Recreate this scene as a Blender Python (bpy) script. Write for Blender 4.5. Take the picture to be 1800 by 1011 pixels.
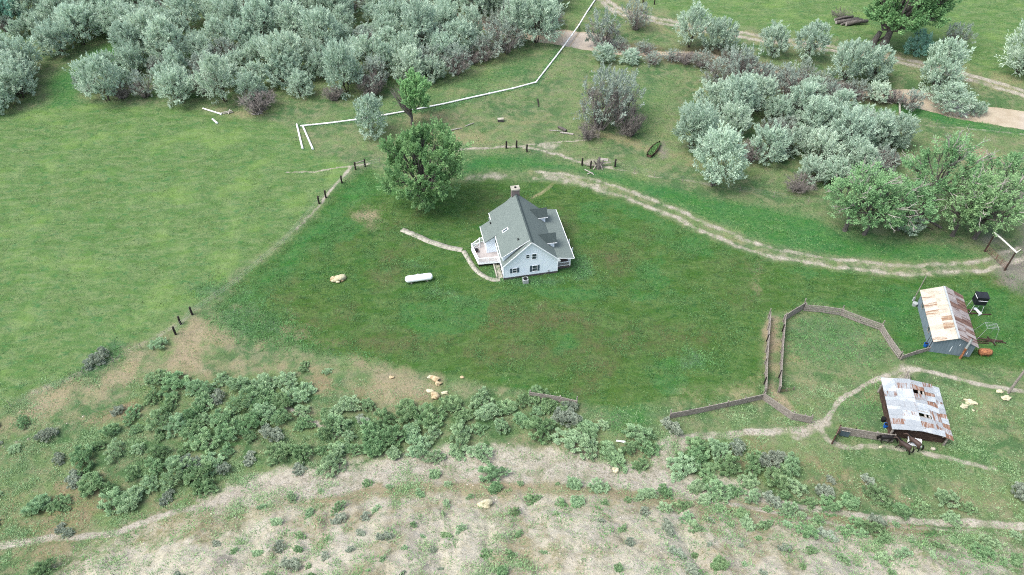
import bpy, bmesh, math, random
import numpy as np
from mathutils import Vector, Matrix
R = math.radians
for o in list(bpy.data.objects): bpy.data.objects.remove(o)
sc = bpy.context.scene
COL = sc.collection
# ------------------------------------------------------------------ camera, sky, sun, exposure
CAM_H, CAM_F, CAM_T = 80.0, 1358.0, R(44.53)          # height in m, focal length in photo pixels, angle below level
cd = bpy.data.cameras.new('camera'); cam = bpy.data.objects.new('camera', cd); COL.objects.link(cam)
cd.sensor_width = 36.0; cd.lens = 36.0*CAM_F/1800.0; cd.clip_start = 0.5; cd.clip_end = 6000
cam.location = (0, 0, CAM_H); cam.rotation_euler = (math.pi/2-CAM_T, 0, 0)
sc.camera = cam
SUN_EL, SUN_AZ = R(60), R(-110)                         # azimuth clockwise from +y; light comes from the left, a little ahead
w = bpy.data.worlds.new('World'); sc.world = w; w.use_nodes = True
nt = w.node_tree; bg = nt.nodes['Background']
sky = nt.nodes.new('ShaderNodeTexSky'); sky.sky_type = 'NISHITA'; sky.sun_disc = False
sky.sun_elevation = SUN_EL; sky.sun_rotation = SUN_AZ; sky.air_density = 1.0; sky.dust_density = 3.0; sky.ozone_density = 1.0
mixw = nt.nodes.new('ShaderNodeMix'); mixw.data_type = 'RGBA'; mixw.inputs[0].default_value = 0.45
bw = nt.nodes.new('ShaderNodeRGBToBW')
nt.links.new(sky.outputs[0], bw.inputs[0]); nt.links.new(sky.outputs[0], mixw.inputs[6]); nt.links.new(bw.outputs[0], mixw.inputs[7])
nt.links.new(mixw.outputs[2], bg.inputs[0]); bg.inputs[1].default_value = 0.15
sl = bpy.data.lights.new('sun', 'SUN'); sl.energy = 1.05; sl.angle = R(30); sl.color = (1.0, 0.97, 0.92)
so = bpy.data.objects.new('sun', sl); COL.objects.link(so)
sd = Vector((math.sin(SUN_AZ)*math.cos(SUN_EL), math.cos(SUN_AZ)*math.cos(SUN_EL), math.sin(SUN_EL)))
so.rotation_euler = sd.to_track_quat('Z', 'Y').to_euler(); so.location = (0, 0, 120)
sc.view_settings.view_transform = 'Standard'; sc.view_settings.look = 'None'; sc.view_settings.gamma = 1.0
sc.view_settings.exposure = 1.68
sc.cycles.use_denoising = False; sc.cycles.filter_width = 1.1; sc.cycles.use_adaptive_sampling = False; sc.cycles.max_bounces = 5; sc.cycles.diffuse_bounces = 3; sc.cycles.glossy_bounces = 2
sc.cycles.transmission_bounces = 3; sc.cycles.transparent_max_bounces = 4

# ------------------------------------------------------------------ numbers: noise, terrain, picture -> ground
def hash2(ix, iy, s):
    n = (ix.astype(np.int64)*374761393 + iy.astype(np.int64)*668265263 + s*974634777) & 0xffffffff
    n = ((n ^ (n >> 13))*1274126177) & 0xffffffff
    return ((n ^ (n >> 16)) & 0xffff)/65535.0
def vnoise(x, y, s=0):
    fx, fy = np.floor(x), np.floor(y); u, v = x-fx, y-fy
    u = u*u*(3-2*u); v = v*v*(3-2*v)
    a, b = hash2(fx, fy, s), hash2(fx+1, fy, s); c, d = hash2(fx, fy+1, s), hash2(fx+1, fy+1, s)
    return (a*(1-u)+b*u)*(1-v)+(c*(1-u)+d*u)*v
def fbm(x, y, s=0, o=4):
    t, a, n = 0, 0.5, 0
    for k in range(o):
        t = t+a*vnoise(x*2**k+k*17.3, y*2**k-k*9.1, s+k); n += a; a *= .5
    return t/n
def sstep(a, b, x):
    t = np.clip((x-a)/(b-a), 0, 1); return t*t*(3-2*t)
FW = np.array([0, math.cos(CAM_T), -math.sin(CAM_T)]); UP = np.array([0, math.sin(CAM_T), math.cos(CAM_T)])
def onz(px, py, z=0.0):
    d = FW+(px-900)/CAM_F*np.array([1., 0, 0])+(505.5-py)/CAM_F*UP
    return np.array([0, 0, CAM_H])+d*((z-CAM_H)/d[2])
def pdist(X, Y, pts, clip=None):
    """distance to a polyline and the distance along it"""
    best = np.full(X.shape, 1e9)
    for (ax, ay), (bx, by) in zip(pts[:-1], pts[1:]):
        dx, dy = bx-ax, by-ay; L2 = dx*dx+dy*dy+1e-9
        t = np.clip(((X-ax)*dx+(Y-ay)*dy)/L2, 0, 1)
        best = np.minimum(best, np.hypot(X-ax-t*dx, Y-ay-t*dy))
    return best
def smooth_line(P, n=5):
    P = [np.array(p, float) for p in P]; P = [2*P[0]-P[1]]+P+[2*P[-1]-P[-2]]; out = []
    for i in range(1, len(P)-2):
        for k in range(n):
            t = k/n
            out.append(.5*((2*P[i])+(P[i+1]-P[i-1])*t+(2*P[i-1]-5*P[i]+4*P[i+1]-P[i+2])*t*t+(3*P[i]-P[i-1]-3*P[i+1]+P[i+2])*t**3))
    return out+[P[-2]]
CREEK_PX = [(640, -60), (760, 15), (880, 52), (990, 66), (1045, 74), (1110, 92), (1170, 96), (1240, 96), (1310, 118), (1380, 134), (1480, 160), (1560, 168), (1610, 172), (1650, 184), (1710, 199), (1780, 209), (1860, 224), (2000, 260)]
CREEK_W = [2, 2, 2, 3.2, 3.4, 2.0, 1.2, 1.0, 1.0, 1.0, 1.0, 1.8, 3.0, 3.3, 3.1, 3.1, 3.4, 4]
CREEK = smooth_line([tuple(onz(a, b, -0.9)[:2]) for a, b in CREEK_PX], 4)
CREEK_R = [float(v[0]) for v in smooth_line([(a, 0) for a in CREEK_W], 4)]
def creek_d(X, Y):
    best = np.full(X.shape, 1e9)
    for i in range(len(CREEK)-1):
        (ax, ay), (bx, by) = CREEK[i], CREEK[i+1]; dx, dy = bx-ax, by-ay
        t = np.clip(((X-ax)*dx+(Y-ay)*dy)/(dx*dx+dy*dy+1e-9), 0, 1)
        best = np.minimum(best, np.hypot(X-ax-t*dx, Y-ay-t*dy)/(CREEK_R[i]+(CREEK_R[i+1]-CREEK_R[i])*t))
    return best
HOUSE = (-1.228, 82.96, .196); SHED = (56.38, 68.59, -.191); LOW = (45.96, 54.56, -.165)
def edge_y(X): return 50.0-.0034*X*X+2.2*(fbm(X/11, X*0+3.3, 5, 2)-.5)
def height(X, Y, fine=True):
    X = np.asarray(X, float); Y = np.asarray(Y, float)
    t = np.minimum(edge_y(X)-Y, 45)
    h = .48*np.where(t > 20, t, 1.6*np.log1p(np.exp(np.clip(t, -30, 20)/1.6)))
    ramp = sstep(0.5, 7, t)
    gx = X+3*(fbm(X/9, Y/9, 21, 2)-.5)
    h = h+ramp*(1.5*(np.abs(fbm(gx/7.5, Y/19, 31, 3)-.5)*2)**.8-.5+.8*(fbm(X/2.6, Y/3.2, 35, 3)-.5)+.35*(fbm(X/.9, Y/1.1, 37, 2)-.5))
    h = h+.8*(fbm(X/26, Y/26, 7, 2)-.5)*sstep(66, 58, Y)
    h = h+.5*(fbm(X/14, Y/14, 9, 2)-.5)*sstep(100, 112, Y)
    dc = creek_d(X, Y)*1.0
    h = h-1.75*sstep(1.75, .75, dc+.25*(fbm(X/3, Y/3, 55, 2)-.5))
    if fine:
        flat = np.ones_like(X)
        for (hx, hy, r, a, b, c, d) in ((*HOUSE, -6, 12.5, -2, 13), (*SHED, -1, 7, -1, 11), (*LOW, -.5, 8, -.5, 9)):
            lx = (X-hx)*math.cos(r)+(Y-hy)*math.sin(r); ly = -(X-hx)*math.sin(r)+(Y-hy)*math.cos(r)
            dd = np.maximum(np.maximum(a-lx, lx-b), np.maximum(c-ly, ly-d))
            flat = np.minimum(flat, sstep(0, 2.5, dd))
        h = h+flat*(.34*(fbm(X/3.1, Y/3.1, 13, 3)-.5)+.10*(vnoise(X/.55, Y/.55, 15)-.5))
    return h
def hgt(x, y): return float(height(np.array([x]), np.array([y]))[0])
def atv(P, dz=0.0):
    P = np.asarray(P, float); D = FW[None]+((P[:, 0]-900)/CAM_F)[:, None]*np.array([[1., 0, 0]])+((505.5-P[:, 1])/CAM_F)[:, None]*UP[None]
    z = np.zeros(len(P))
    for _ in range(26):
        Q = np.array([[0, 0, CAM_H]])+D*((z+dz-CAM_H)/D[:, 2])[:, None]
        z = .45*z+.55*height(Q[:, 0], Q[:, 1])
    Q = np.array([[0, 0, CAM_H]])+D*((z+dz-CAM_H)/D[:, 2])[:, None]
    Q[:, 2] = height(Q[:, 0], Q[:, 1]); return Q
def at(px, py, dz=0.0): return atv([(px, py)], dz)[0]

# ------------------------------------------------------------------ materials
KA, LEAFK = 0.455, 1.1
def S(r, g, b, k=None):
    k = KA if k is None else k
    f = lambda c: ((c/255+.055)/1.055)**2.4 if c > 10 else c/255/12.92
    return (f(r)*k, f(g)*k, f(b)*k, 1)
def LF(r, g, b): return S(r, g, b, LEAFK)
def SW_(r, g, b): return S(r, g, b, .93)
def SO(r, g, b): return S(r, g, b, .62)
class NT:
    def __init__(s, name, rough=.9, spec=.2):
        s.m = bpy.data.materials.new(name); s.m.use_nodes = True; s.t = s.m.node_tree; s.N = s.t.nodes
        s.b = s.N['Principled BSDF']; s.b.inputs['Roughness'].default_value = rough; s.b.inputs['Specular IOR Level'].default_value = spec
    def n(s, typ, **kw):
        x = s.N.new(typ)
        for k, v in kw.items(): setattr(x, k, v)
        return x
    def put(s, sock, v):
        if v is None: return
        if isinstance(v, bpy.types.NodeSocket): s.t.links.new(v, sock)
        else: sock.default_value = v
    def coord(s, scale=(1, 1, 1), kind='Object', rot=(0, 0, 0)):
        c = s.n('ShaderNodeTexCoord'); m = s.n('ShaderNodeMapping'); m.inputs['Scale'].default_value = scale; m.inputs['Rotation'].default_value = rot
        s.t.links.new(c.outputs[kind], m.inputs[0]); return m.outputs[0]
    def noise(s, vec, scale, detail=3, rough=.55, dist=0):
        x = s.n('ShaderNodeTexNoise'); s.put(x.inputs['Vector'], vec); x.inputs['Scale'].default_value = scale
        x.inputs['Detail'].default_value = detail; x.inputs['Roughness'].default_value = rough; x.inputs['Distortion'].default_value = dist
        return x.outputs['Fac']
    def mth(s, op, a, b=None, c=None, clamp=False):
        x = s.n('ShaderNodeMath', operation=op); x.use_clamp = clamp
        for i, v in enumerate((a, b, c)): s.put(x.inputs[i], v)
        return x.outputs[0]
    def mr(s, v, a, b, c=0., d=1., smooth=True):
        x = s.n('ShaderNodeMapRange'); x.interpolation_type = 'SMOOTHSTEP' if smooth else 'LINEAR'
        s.put(x.inputs[0], v)
        for i, q in enumerate((a, b, c, d)): x.inputs[i+1].default_value = q
        return x.outputs[0]
    def mix(s, f, a, b, mode='MIX'):
        x = s.n('ShaderNodeMix', data_type='RGBA', blend_type=mode); s.put(x.inputs[0], f); s.put(x.inputs[6], a); s.put(x.inputs[7], b)
        return x.outputs[2]
    def attr(s, name):
        return s.n('ShaderNodeAttribute', attribute_name=name)
    def bump(s, h, strength=.4, dist=.05):
        x = s.n('ShaderNodeBump'); x.inputs['Strength'].default_value = strength; x.inputs['Distance'].default_value = dist
        s.put(x.inputs['Height'], h); s.t.links.new(x.outputs[0], s.b.inputs['Normal'])
    def col(s, c): s.put(s.b.inputs['Base Color'], c); return s.m
def simple(name, c1, c2=None, scale=3., rough=.8, stretch=(1, 1, 1), spec=.25, bump=0, metal=0, lo=.35, hi=.65):
    t = NT(name, rough, spec); v = t.coord(stretch)
    n = t.noise(v, scale, 4, .6)
    t.b.inputs['Metallic'].default_value = metal
    if bump: t.bump(n, bump, .03)
    return t.col(t.mix(t.mr(n, lo, hi), c1, c2 or c1))
def leafmat(name, c1, c2, c3=None, trans=.25, var=.12):
    t = NT(name, .75, .25); a = t.attr('lc').outputs['Fac']
    oi = t.n('ShaderNodeObjectInfo').outputs['Random']
    c = t.mix(a, c1, c2)
    if c3: c = t.mix(t.mr(oi, .3, 1.0, 0, .55), c, c3)
    hv = t.n('ShaderNodeHueSaturation'); t.put(hv.inputs['Color'], c)
    t.put(hv.inputs['Value'], t.mr(oi, 0, 1, 1-var, 1+var, False))
    t.put(hv.inputs['Hue'], t.mr(t.mth('FRACT', t.mth('MULTIPLY', oi, 7.3)), 0, 1, .488, .512, False))
    c = hv.outputs[0]; t.col(c)
    tr = t.n('ShaderNodeBsdfTranslucent'); t.put(tr.inputs[0], c)
    mx = t.n('ShaderNodeMixShader'); mx.inputs[0].default_value = trans
    t.t.links.new(t.b.outputs[0], mx.inputs[1]); t.t.links.new(tr.outputs[0], mx.inputs[2])
    t.t.links.new(mx.outputs[0], t.N['Material Output'].inputs[0])
    return t.m
M = {}
M['olive'] = leafmat('silver_leaf', LF(184, 202, 182), LF(134, 158, 136), LF(164, 180, 160), .33)
M['olive_dull'] = leafmat('dull_silver_leaf', LF(156, 168, 154), LF(124, 138, 126), None, .3)
M['cotton'] = leafmat('cottonwood_leaf', LF(142, 178, 122), LF(94, 138, 90), LF(128, 166, 114), .42)
M['cotton2'] = leafmat('pale_cottonwood_leaf', LF(146, 176, 126), LF(92, 132, 88), LF(126, 158, 114), .38)
M['sage'] = leafmat('sage_leaf', LF(150, 177, 131), LF(98, 135, 92), LF(152, 172, 144), .3, .16)
M['sage_grey'] = leafmat('grey_sage_leaf', LF(156, 166, 148), LF(118, 132, 114), None, .25)
M['bluish'] = leafmat('bluish_leaf', LF(138, 174, 158), LF(104, 148, 130), None, .25)
M['weed'] = leafmat('weed_leaf', LF(104, 142, 88), LF(76, 114, 66), None, .3)
M['bark'] = simple('grey_bark', SO(120, 116, 110), SO(84, 80, 76), 6, .95, (1, 1, .25), .1, .6)
M['olivebark'] = simple('dark_bark', SO(92, 84, 78), SO(66, 60, 56), 6, .95, (1, 1, .3), .1, .4)
M['twig'] = simple('bare_twig', SO(156, 149, 142), SO(122, 115, 111), 2, .95)
M['deadwood'] = simple('bleached_wood', SO(186, 184, 172), SO(146, 142, 132), 5, .9, (1, 1, .3), .15, .3)
M['wood'] = simple('weathered_board', SO(178, 170, 160), SO(132, 124, 116), 7, .9, (1, 1, 1), .15, .3)
M['darkwood'] = simple('dark_post', SO(62, 56, 52), SO(40, 36, 34), 6, .95)
M['brownwood'] = simple('brown_log_wood', SO(92, 76, 66), SO(58, 46, 42), 3, .95, (.3, .3, 5), .1, .5)
M['log_end'] = simple('pale_log_end', SO(196, 192, 184), SO(150, 142, 132), 9, .9)
M['concrete'] = simple('concrete', SO(190, 186, 172), SO(160, 156, 142), 2.5, .9)
M['white'] = simple('white_paint', SW_(238, 240, 240), SW_(226, 230, 232), .8, .5)
M['tankwhite'] = simple('white_enamel', SW_(240, 242, 242), SW_(226, 230, 230), 1.5, .3, spec=.4)
M['pipe'] = simple('white_pipe', SW_(226, 227, 224), SW_(198, 199, 194), 1.2, .4)
M['glass'] = simple('dark_window', SO(52, 64, 74), SO(76, 90, 100), 1.5, .08, spec=.6)
M['shutter'] = simple('grey_blue_shutter', SO(86, 104, 114), SO(78, 94, 104), 3, .6)
M['brick'] = simple('grey_brick', SO(150, 138, 134), SO(122, 112, 110), 5, .9, (1, 1, 3), .1, .4)
M['stonebase'] = simple('grey_stone_foundation', SO(112, 108, 106), SO(76, 74, 76), 4, .95, (1, 1, 2), .1, .6)
M['deck'] = simple('pinkish_deck_board', SO(192, 184, 180), SO(172, 164, 160), 5, .8, (6, .4, 1))
M['porch'] = simple('brown_porch_board', SO(120, 104, 100), SO(96, 84, 80), 5, .8, (.4, 6, 1))
M['black'] = simple('black_plastic', SO(42, 46, 52), SO(30, 33, 38), 3, .5)
M['blackmat'] = simple('black_rubber', SO(28, 28, 30), SO(20, 20, 22), 3, .8)
M['blue'] = simple('blue_plastic', SO(40, 110, 200), SO(30, 90, 180), 3, .4)
M['galv'] = simple('galvanised_metal', SO(196, 202, 200), SO(160, 166, 166), 6, .45, spec=.5)
M['rust'] = simple('rusty_steel', SO(186, 128, 88), SO(128, 80, 56), 5, .85, bump=.3)
M['rustgate'] = simple('rusty_gate_pipe', SO(140, 104, 94), SO(110, 78, 70), 5, .8)
M['whitewood'] = simple('whitewashed_beam', SW_(214, 214, 204), SW_(178, 178, 168), 4, .9, (1, 1, 1), .15, .2)
M['sandstone'] = simple('tan_sandstone', SO(212, 196, 158), SO(172, 146, 112), 2.6, .95, bump=.6)
M['paleston'] = simple('pale_stone', SO(222, 216, 184), SO(186, 178, 144), 3, .95, bump=.5)
M['stone'] = simple('loose_stone', SO(206, 200, 182), SO(158, 150, 134), 1.2, .95)
def siding():
    t = NT('white_lap_siding', .6, .3); v = t.coord((1, 1, 1))
    wv = t.n('ShaderNodeTexWave', wave_type='BANDS', bands_direction='Z', wave_profile='SAW'); t.put(wv.inputs[0], v); wv.inputs['Scale'].default_value = 1.6
    t.bump(wv.outputs['Fac'], .35, .02)
    return t.col(t.mix(t.mr(t.noise(v, .9, 3), .3, .7), SW_(220, 230, 239), SW_(228, 236, 242)))
M['siding'] = siding()
def shingles(name, a, b, c):
    t = NT(name, .95, .1); v = t.coord((1, 1, 1))
    n1 = t.noise(v, 7, 2, .7); n2 = t.noise(v, .7, 3); n3 = t.noise(t.coord((14, 3, 14)), 1.3, 2, .7)
    col = t.mix(t.mr(n3, .36, .64), a, b); col = t.mix(t.mth('MULTIPLY', t.mr(n1, .4, .7), .6), col, c)
    col = t.mix(t.mth('MULTIPLY', t.mr(n2, .3, .8), .3), col, b)
    t.bump(n1, .35, .03); return t.col(col)
M['shingle'] = shingles('grey_green_shingle', SO(136, 148, 142), SO(112, 124, 120), SO(92, 102, 100))
M['shingle_dark'] = shingles('dark_shingle', SO(92, 104, 102), SO(70, 82, 82), SO(54, 64, 66))
def corrugated(name, base, base2, rust1, rust2, amount, axis='X', pitch=5., base3=None):
    t = NT(name, .55, .35); v = t.coord((1, 1, 1)); a = t.attr('lc').outputs['Fac']
    wv = t.n('ShaderNodeTexWave', wave_type='BANDS', bands_direction=axis); t.put(wv.inputs[0], v); wv.inputs['Scale'].default_value = pitch
    t.bump(wv.outputs['Fac'], .5, .03)
    st = (.35, 3, .35) if axis == 'Y' else (3, .35, 3)
    n1 = t.noise(t.coord(st), 1.4, 5, .65); n2 = t.noise(v, .9, 4)
    c = t.mix(t.mr(n2, .35, .65), base, base2); c = t.mix(t.mr(t.mth('FRACT', t.mth('MULTIPLY', a, 17.3)), .55, .6, 0, .7), c, base3 or base)
    r = t.mix(t.mr(n1, .4, .6), rust1, rust2)
    k = t.mth('ADD', t.mth('MULTIPLY', n1, .9), t.mth('MULTIPLY', t.mth('SUBTRACT', a, .5), .5))
    f = t.mr(k, .56-amount, .70-amount)
    c = t.mix(f, c, r)
    return t.col(c)
M['roof_pale'] = corrugated('pale_rusty_roof_sheet', SO(208, 200, 184), SO(190, 180, 160), SO(188, 162, 130), SO(146, 114, 90), .02, 'Y')
M['roof_worn'] = corrugated('streaked_rusty_roof_sheet', SO(176, 166, 162), SO(154, 144, 142), SO(140, 108, 92), SO(104, 74, 64), .12, 'Y')
M['roof_patch'] = corrugated('patched_roof_sheet', SO(204, 210, 212), SO(180, 188, 192), SO(168, 126, 98), SO(130, 94, 74), .04, 'X', 5., SO(156, 162, 166))
M['shedwall'] = simple('grey_blue_metal_wall', SO(138, 154, 164), SO(116, 132, 142), 1.6, .6, (6, 6, .5))
def horse_mat():
    t = NT('dark_bay_coat', .6, .3); c = t.n('ShaderNodeTexCoord'); sp = t.n('ShaderNodeSeparateXYZ'); t.t.links.new(c.outputs['Object'], sp.inputs[0])
    n = t.noise(c.outputs['Object'], 3, 3)
    z = t.mth('ADD', sp.outputs[2], t.mth('MULTIPLY', t.mth('SUBTRACT', n, .5), .35))
    oi = t.n('ShaderNodeObjectInfo').outputs['Random']
    body = t.mix(oi, S(84, 68, 62), S(100, 80, 72))
    return t.col(t.mix(t.mr(z, .62, .95), S(26, 24, 25), body))
M['coat'] = horse_mat()
M['blackcoat'] = simple('black_coat', S(52, 46, 46), S(30, 28, 30), 2.5, .6)
M['mane'] = simple('black_hair', S(24, 22, 23), S(16, 15, 16), 8, .7)

# ------------------------------------------------------------------ object helpers
def link(name, me, parent=None, loc=None):
    o = bpy.data.objects.new(name, me); COL.objects.link(o)
    if parent: o.parent = parent
    if loc is not None: o.location = [float(v) for v in loc]
    return o
def tag(o, label=None, cat=None, group=None, kind=None):
    if label: o['label'] = label
    if cat: o['category'] = cat
    if group: o['group'] = group
    if kind: o['kind'] = kind
    return o
def thing(name, label, cat, loc=(0, 0, 0), rz=0, group=None):
    o = link(name, None, None, loc); o.rotation_euler = (0, 0, rz); o.empty_display_size = .3
    return tag(o, label, cat, group)
KIDS = {}
def dup(o, loc=None, rz=None, s=None, label=None, group=None):
    r = o.copy(); COL.objects.link(r)
    for ch in o.children:
        c = ch.copy(); COL.objects.link(c); c.parent = r
        for g in ch.children:
            d = g.copy(); COL.objects.link(d); d.parent = c
    if loc is not None: r.location = [float(v) for v in loc]
    if rz is not None: r.rotation_euler = (0, 0, rz)
    if s is not None: r.scale = (s, s, s) if not hasattr(s, '__len__') else s
    if label: r['label'] = label
    if group: r['group'] = group
    elif 'group' in r: del r['group']
    return r
def npmesh(name, V, F, mat, attr=None, smooth=False):
    """V (n,3), F (m,k) one face size"""
    V = np.asarray(V, np.float32); F = np.asarray(F, np.int32); me = bpy.data.meshes.new(name)
    k = F.shape[1]
    me.vertices.add(len(V)); me.vertices.foreach_set('co', V.ravel())
    me.loops.add(F.size); me.loops.foreach_set('vertex_index', F.ravel())
    me.polygons.add(len(F)); me.polygons.foreach_set('loop_start', np.arange(0, F.size, k, dtype=np.int32))
    me.polygons.foreach_set('loop_total', np.full(len(F), k, np.int32))
    if smooth: me.polygons.foreach_set('use_smooth', np.ones(len(F), bool))
    if attr is not None:
        for an, av in attr.items():
            av = np.asarray(av, np.float32)
            if av.ndim == 1: me.attributes.new(an, 'FLOAT', 'POINT').data.foreach_set('value', av)
            else: me.attributes.new(an, 'FLOAT_COLOR', 'POINT').data.foreach_set('color', av.ravel())
    me.update(calc_edges=True)
    for m in (mat if isinstance(mat, list) else [mat]): me.materials.append(m)
    return me
class MB:
    def __init__(s): s.v = []; s.f = []; s.a = []; s.cur = .5
    def add(s, vs, fs):
        b = len(s.v); s.v += [tuple(float(c) for c in v) for v in vs]; s.a += [s.cur]*len(vs); s.f += [tuple(b+i for i in f) for f in fs]; return s
    def poly(s, pts): return s.add(pts, [tuple(range(len(pts)))])
    def hexa(s, p):   # 8 corners: bottom 4 then top 4
        return s.add(p, [(3, 2, 1, 0), (4, 5, 6, 7), (0, 1, 5, 4), (1, 2, 6, 5), (2, 3, 7, 6), (3, 0, 4, 7)])
    def box(s, x0, x1, y0, y1, z0, z1):
        return s.hexa([(x0, y0, z0), (x1, y0, z0), (x1, y1, z0), (x0, y1, z0), (x0, y0, z1), (x1, y0, z1), (x1, y1, z1), (x0, y1, z1)])
    def slab(s, q, t):   # quad given by corners, thickness t below along its normal
        q = [np.array(p, float) for p in q]; n = np.cross(q[1]-q[0], q[-1]-q[0]); n /= np.linalg.norm(n)
        if n[2] < 0: q = q[::-1]; n = -n
        k = len(q); b = [p-n*t for p in q]
        return s.add(b+q, [tuple(range(k))[::-1], tuple(range(k, 2*k))]+[(i, (i+1) % k, k+(i+1) % k, k+i) for i in range(k)])
    def prism(s, pts, z0, z1):
        k = len(pts); a = sum(pts[i][0]*pts[(i+1) % k][1]-pts[(i+1) % k][0]*pts[i][1] for i in range(k))
        if a < 0: pts = pts[::-1]
        return s.add([(x, y, z0) for x, y in pts]+[(x, y, z1) for x, y in pts], [tuple(range(k))[::-1], tuple(range(k, 2*k))]+[(i, (i+1) % k, k+(i+1) % k, k+i) for i in range(k)])
    def beam(s, p, q, w, h):
        p, q = np.array(p, float), np.array(q, float); d = q-p; d /= np.linalg.norm(d)+1e-9
        u = np.cross(d, (0, 0, 1.)); 
        if np.linalg.norm(u) < .05: u = np.array([1., 0, 0])
        u /= np.linalg.norm(u); v = np.cross(u, d); u *= w/2; v *= h/2
        return s.hexa([p-u-v, p+u-v, q+u-v, q-u-v, p-u+v, p+u+v, q+u+v, q-u+v])
    def tube(s, pts, rad, n=6, cap=True):
        pts = [np.array(p, float) for p in pts]; m = len(pts)
        if not hasattr(rad, '__len__'): rad = [rad]*m
        vs = []; ref = None
        for i in range(m):
            d = pts[min(i+1, m-1)]-pts[max(i-1, 0)]; d = d/(np.linalg.norm(d)+1e-9)
            if ref is None: ref = np.array([1., 0, 0]) if abs(d[0]) < .8 else np.array([0, 1., 0])
            u = ref-d*(ref@d); u /= np.linalg.norm(u)+1e-9; ref = u; w_ = np.cross(d, u)
            vs += [pts[i]+rad[i]*(math.cos(2*math.pi*k/n)*u+math.sin(2*math.pi*k/n)*w_) for k in range(n)]
        fs = [(i*n+k, i*n+(k+1) % n, (i+1)*n+(k+1) % n, (i+1)*n+k) for i in range(m-1) for k in range(n)]
        if cap: fs += [tuple(range(n))[::-1], tuple((m-1)*n+k for k in range(n))]
        return s.add(vs, fs)
    def ball(s, c, r, sub=2, rnd=None, amp=0., sq=(1, 1, 1)):
        bm = bmesh.new(); bmesh.ops.create_icosphere(bm, subdivisions=sub, radius=1)
        vs = []
        for v in bm.verts:
            k = 1.0
            if rnd is not None:
                k += amp*(2*float(vnoise(np.array([v.co.x*1.7+rnd*3.1+v.co.z]), np.array([v.co.y*1.7-rnd*5.7+v.co.z*1.3]), int(rnd*91))[0])-1)
            vs.append((c[0]+v.co.x*r*k*sq[0], c[1]+v.co.y*r*k*sq[1], c[2]+v.co.z*r*k*sq[2]))
        fs = [tuple(v.index for v in f.verts) for f in bm.faces]; bm.free()
        return s.add(vs, fs)
    def mesh(s, name, mat, smooth=False, bevel=0):
        me = bpy.data.meshes.new(name); me.from_pydata(s.v, [], s.f); me.materials.append(mat)
        me.attributes.new('lc', 'FLOAT', 'POINT').data.foreach_set('value', np.array(s.a, np.float32))
        if smooth: me.polygons.foreach_set('use_smooth', np.ones(len(me.polygons), bool))
        me.update(); return me
    def obj(s, name, mat, parent=None, smooth=False): return link(name, s.mesh(name, mat, smooth), parent)
# ------------------------------------------------------------------ the ground: one sheet, split by what each face is
rng = np.random.default_rng(11)
ys = [18.0]
while ys[-1] < 330: ys.append(ys[-1]+.085+.00215*ys[-1])
yb = []; q = 16.0; st = 2.0
while q > -260: yb.append(q); q -= st; st *= 1.35
yf = []; q = ys[-1]; st = 2.
while q < 1600: q += st; st *= 1.35; yf.append(q)
YS = np.array(yb[::-1]+ys+yf)
us = np.linspace(-1, 1, 780); ext = 1+np.cumsum(.02*1.32**np.arange(20))
US = np.concatenate([-ext[::-1], us, ext])
HW = 1.22*(36+.474*np.clip(YS, 18, 420))
GX = HW[:, None]*US[None, :]; GY = np.repeat(YS[:, None], len(US), 1)
GX = GX.ravel(); GY = GY.ravel()
GZ = height(GX, GY)
far = sstep(330, 600, np.hypot(GX, GY)); GZ = GZ*(1-far)
inner = (GY > 15) & (GY < 340)
def local(pts, pad):
    p = np.array(pts); return np.nonzero(inner & (GX > p[:, 0].min()-pad) & (GX < p[:, 0].max()+pad) & (GY > p[:, 1].min()-pad) & (GY < p[:, 1].max()+pad))[0]
WX = GX+2.6*(fbm(GX/5, GY/5, 61, 3)-.5)+.9*(fbm(GX/1.3, GY/1.3, 65, 2)-.5)
WY = GY+2.6*(fbm(GX/5, GY/5, 71, 3)-.5)+.9*(fbm(GX/1.3, GY/1.3, 75, 2)-.5)
MASK = {k: np.zeros(len(GX), np.float32) for k in 'pasture lawn dry soil clay gravel lush red weed mud tan grey'.split()}
def inside(X, Y, P):
    c = np.zeros(X.shape, bool)
    for (ax, ay), (bx, by) in zip(P, P[1:]+P[:1]):
        if ay == by: continue
        c ^= ((ay > Y) != (by > Y)) & (X < (bx-ax)*(Y-ay)/(by-ay)+ax)
    return c
def blend(m, i, v, sub):
    a = MASK[m]; a[i] = a[i]*(1-v) if sub else np.maximum(a[i], v)
def zone(m, px, feather=1.5, k=1.0, sub=False, warp=1.0):
    P = [tuple(p[:2]) for p in atv(px)]; i = local(P, feather*3+2)
    X = GX[i]+(WX[i]-GX[i])*warp; Y = GY[i]+(WY[i]-GY[i])*warp
    d = pdist(X, Y, P+P[:1]); d = np.where(inside(X, Y, P), d, -d)
    blend(m, i, k*sstep(-feather*1.7, feather*1.7, d), sub)
def blob(m, cx, cy, rx, ry, k=1.0, feather=1.2, sub=False, rot=0.):
    c, s = math.cos(rot), math.sin(rot)
    zone(m, [(cx+rx*math.cos(t)*c-ry*math.sin(t)*s, cy+rx*math.cos(t)*s+ry*math.sin(t)*c) for t in np.linspace(0, 2*math.pi, 14)[:-1]], feather, k, sub)
LINES = {}
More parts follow.
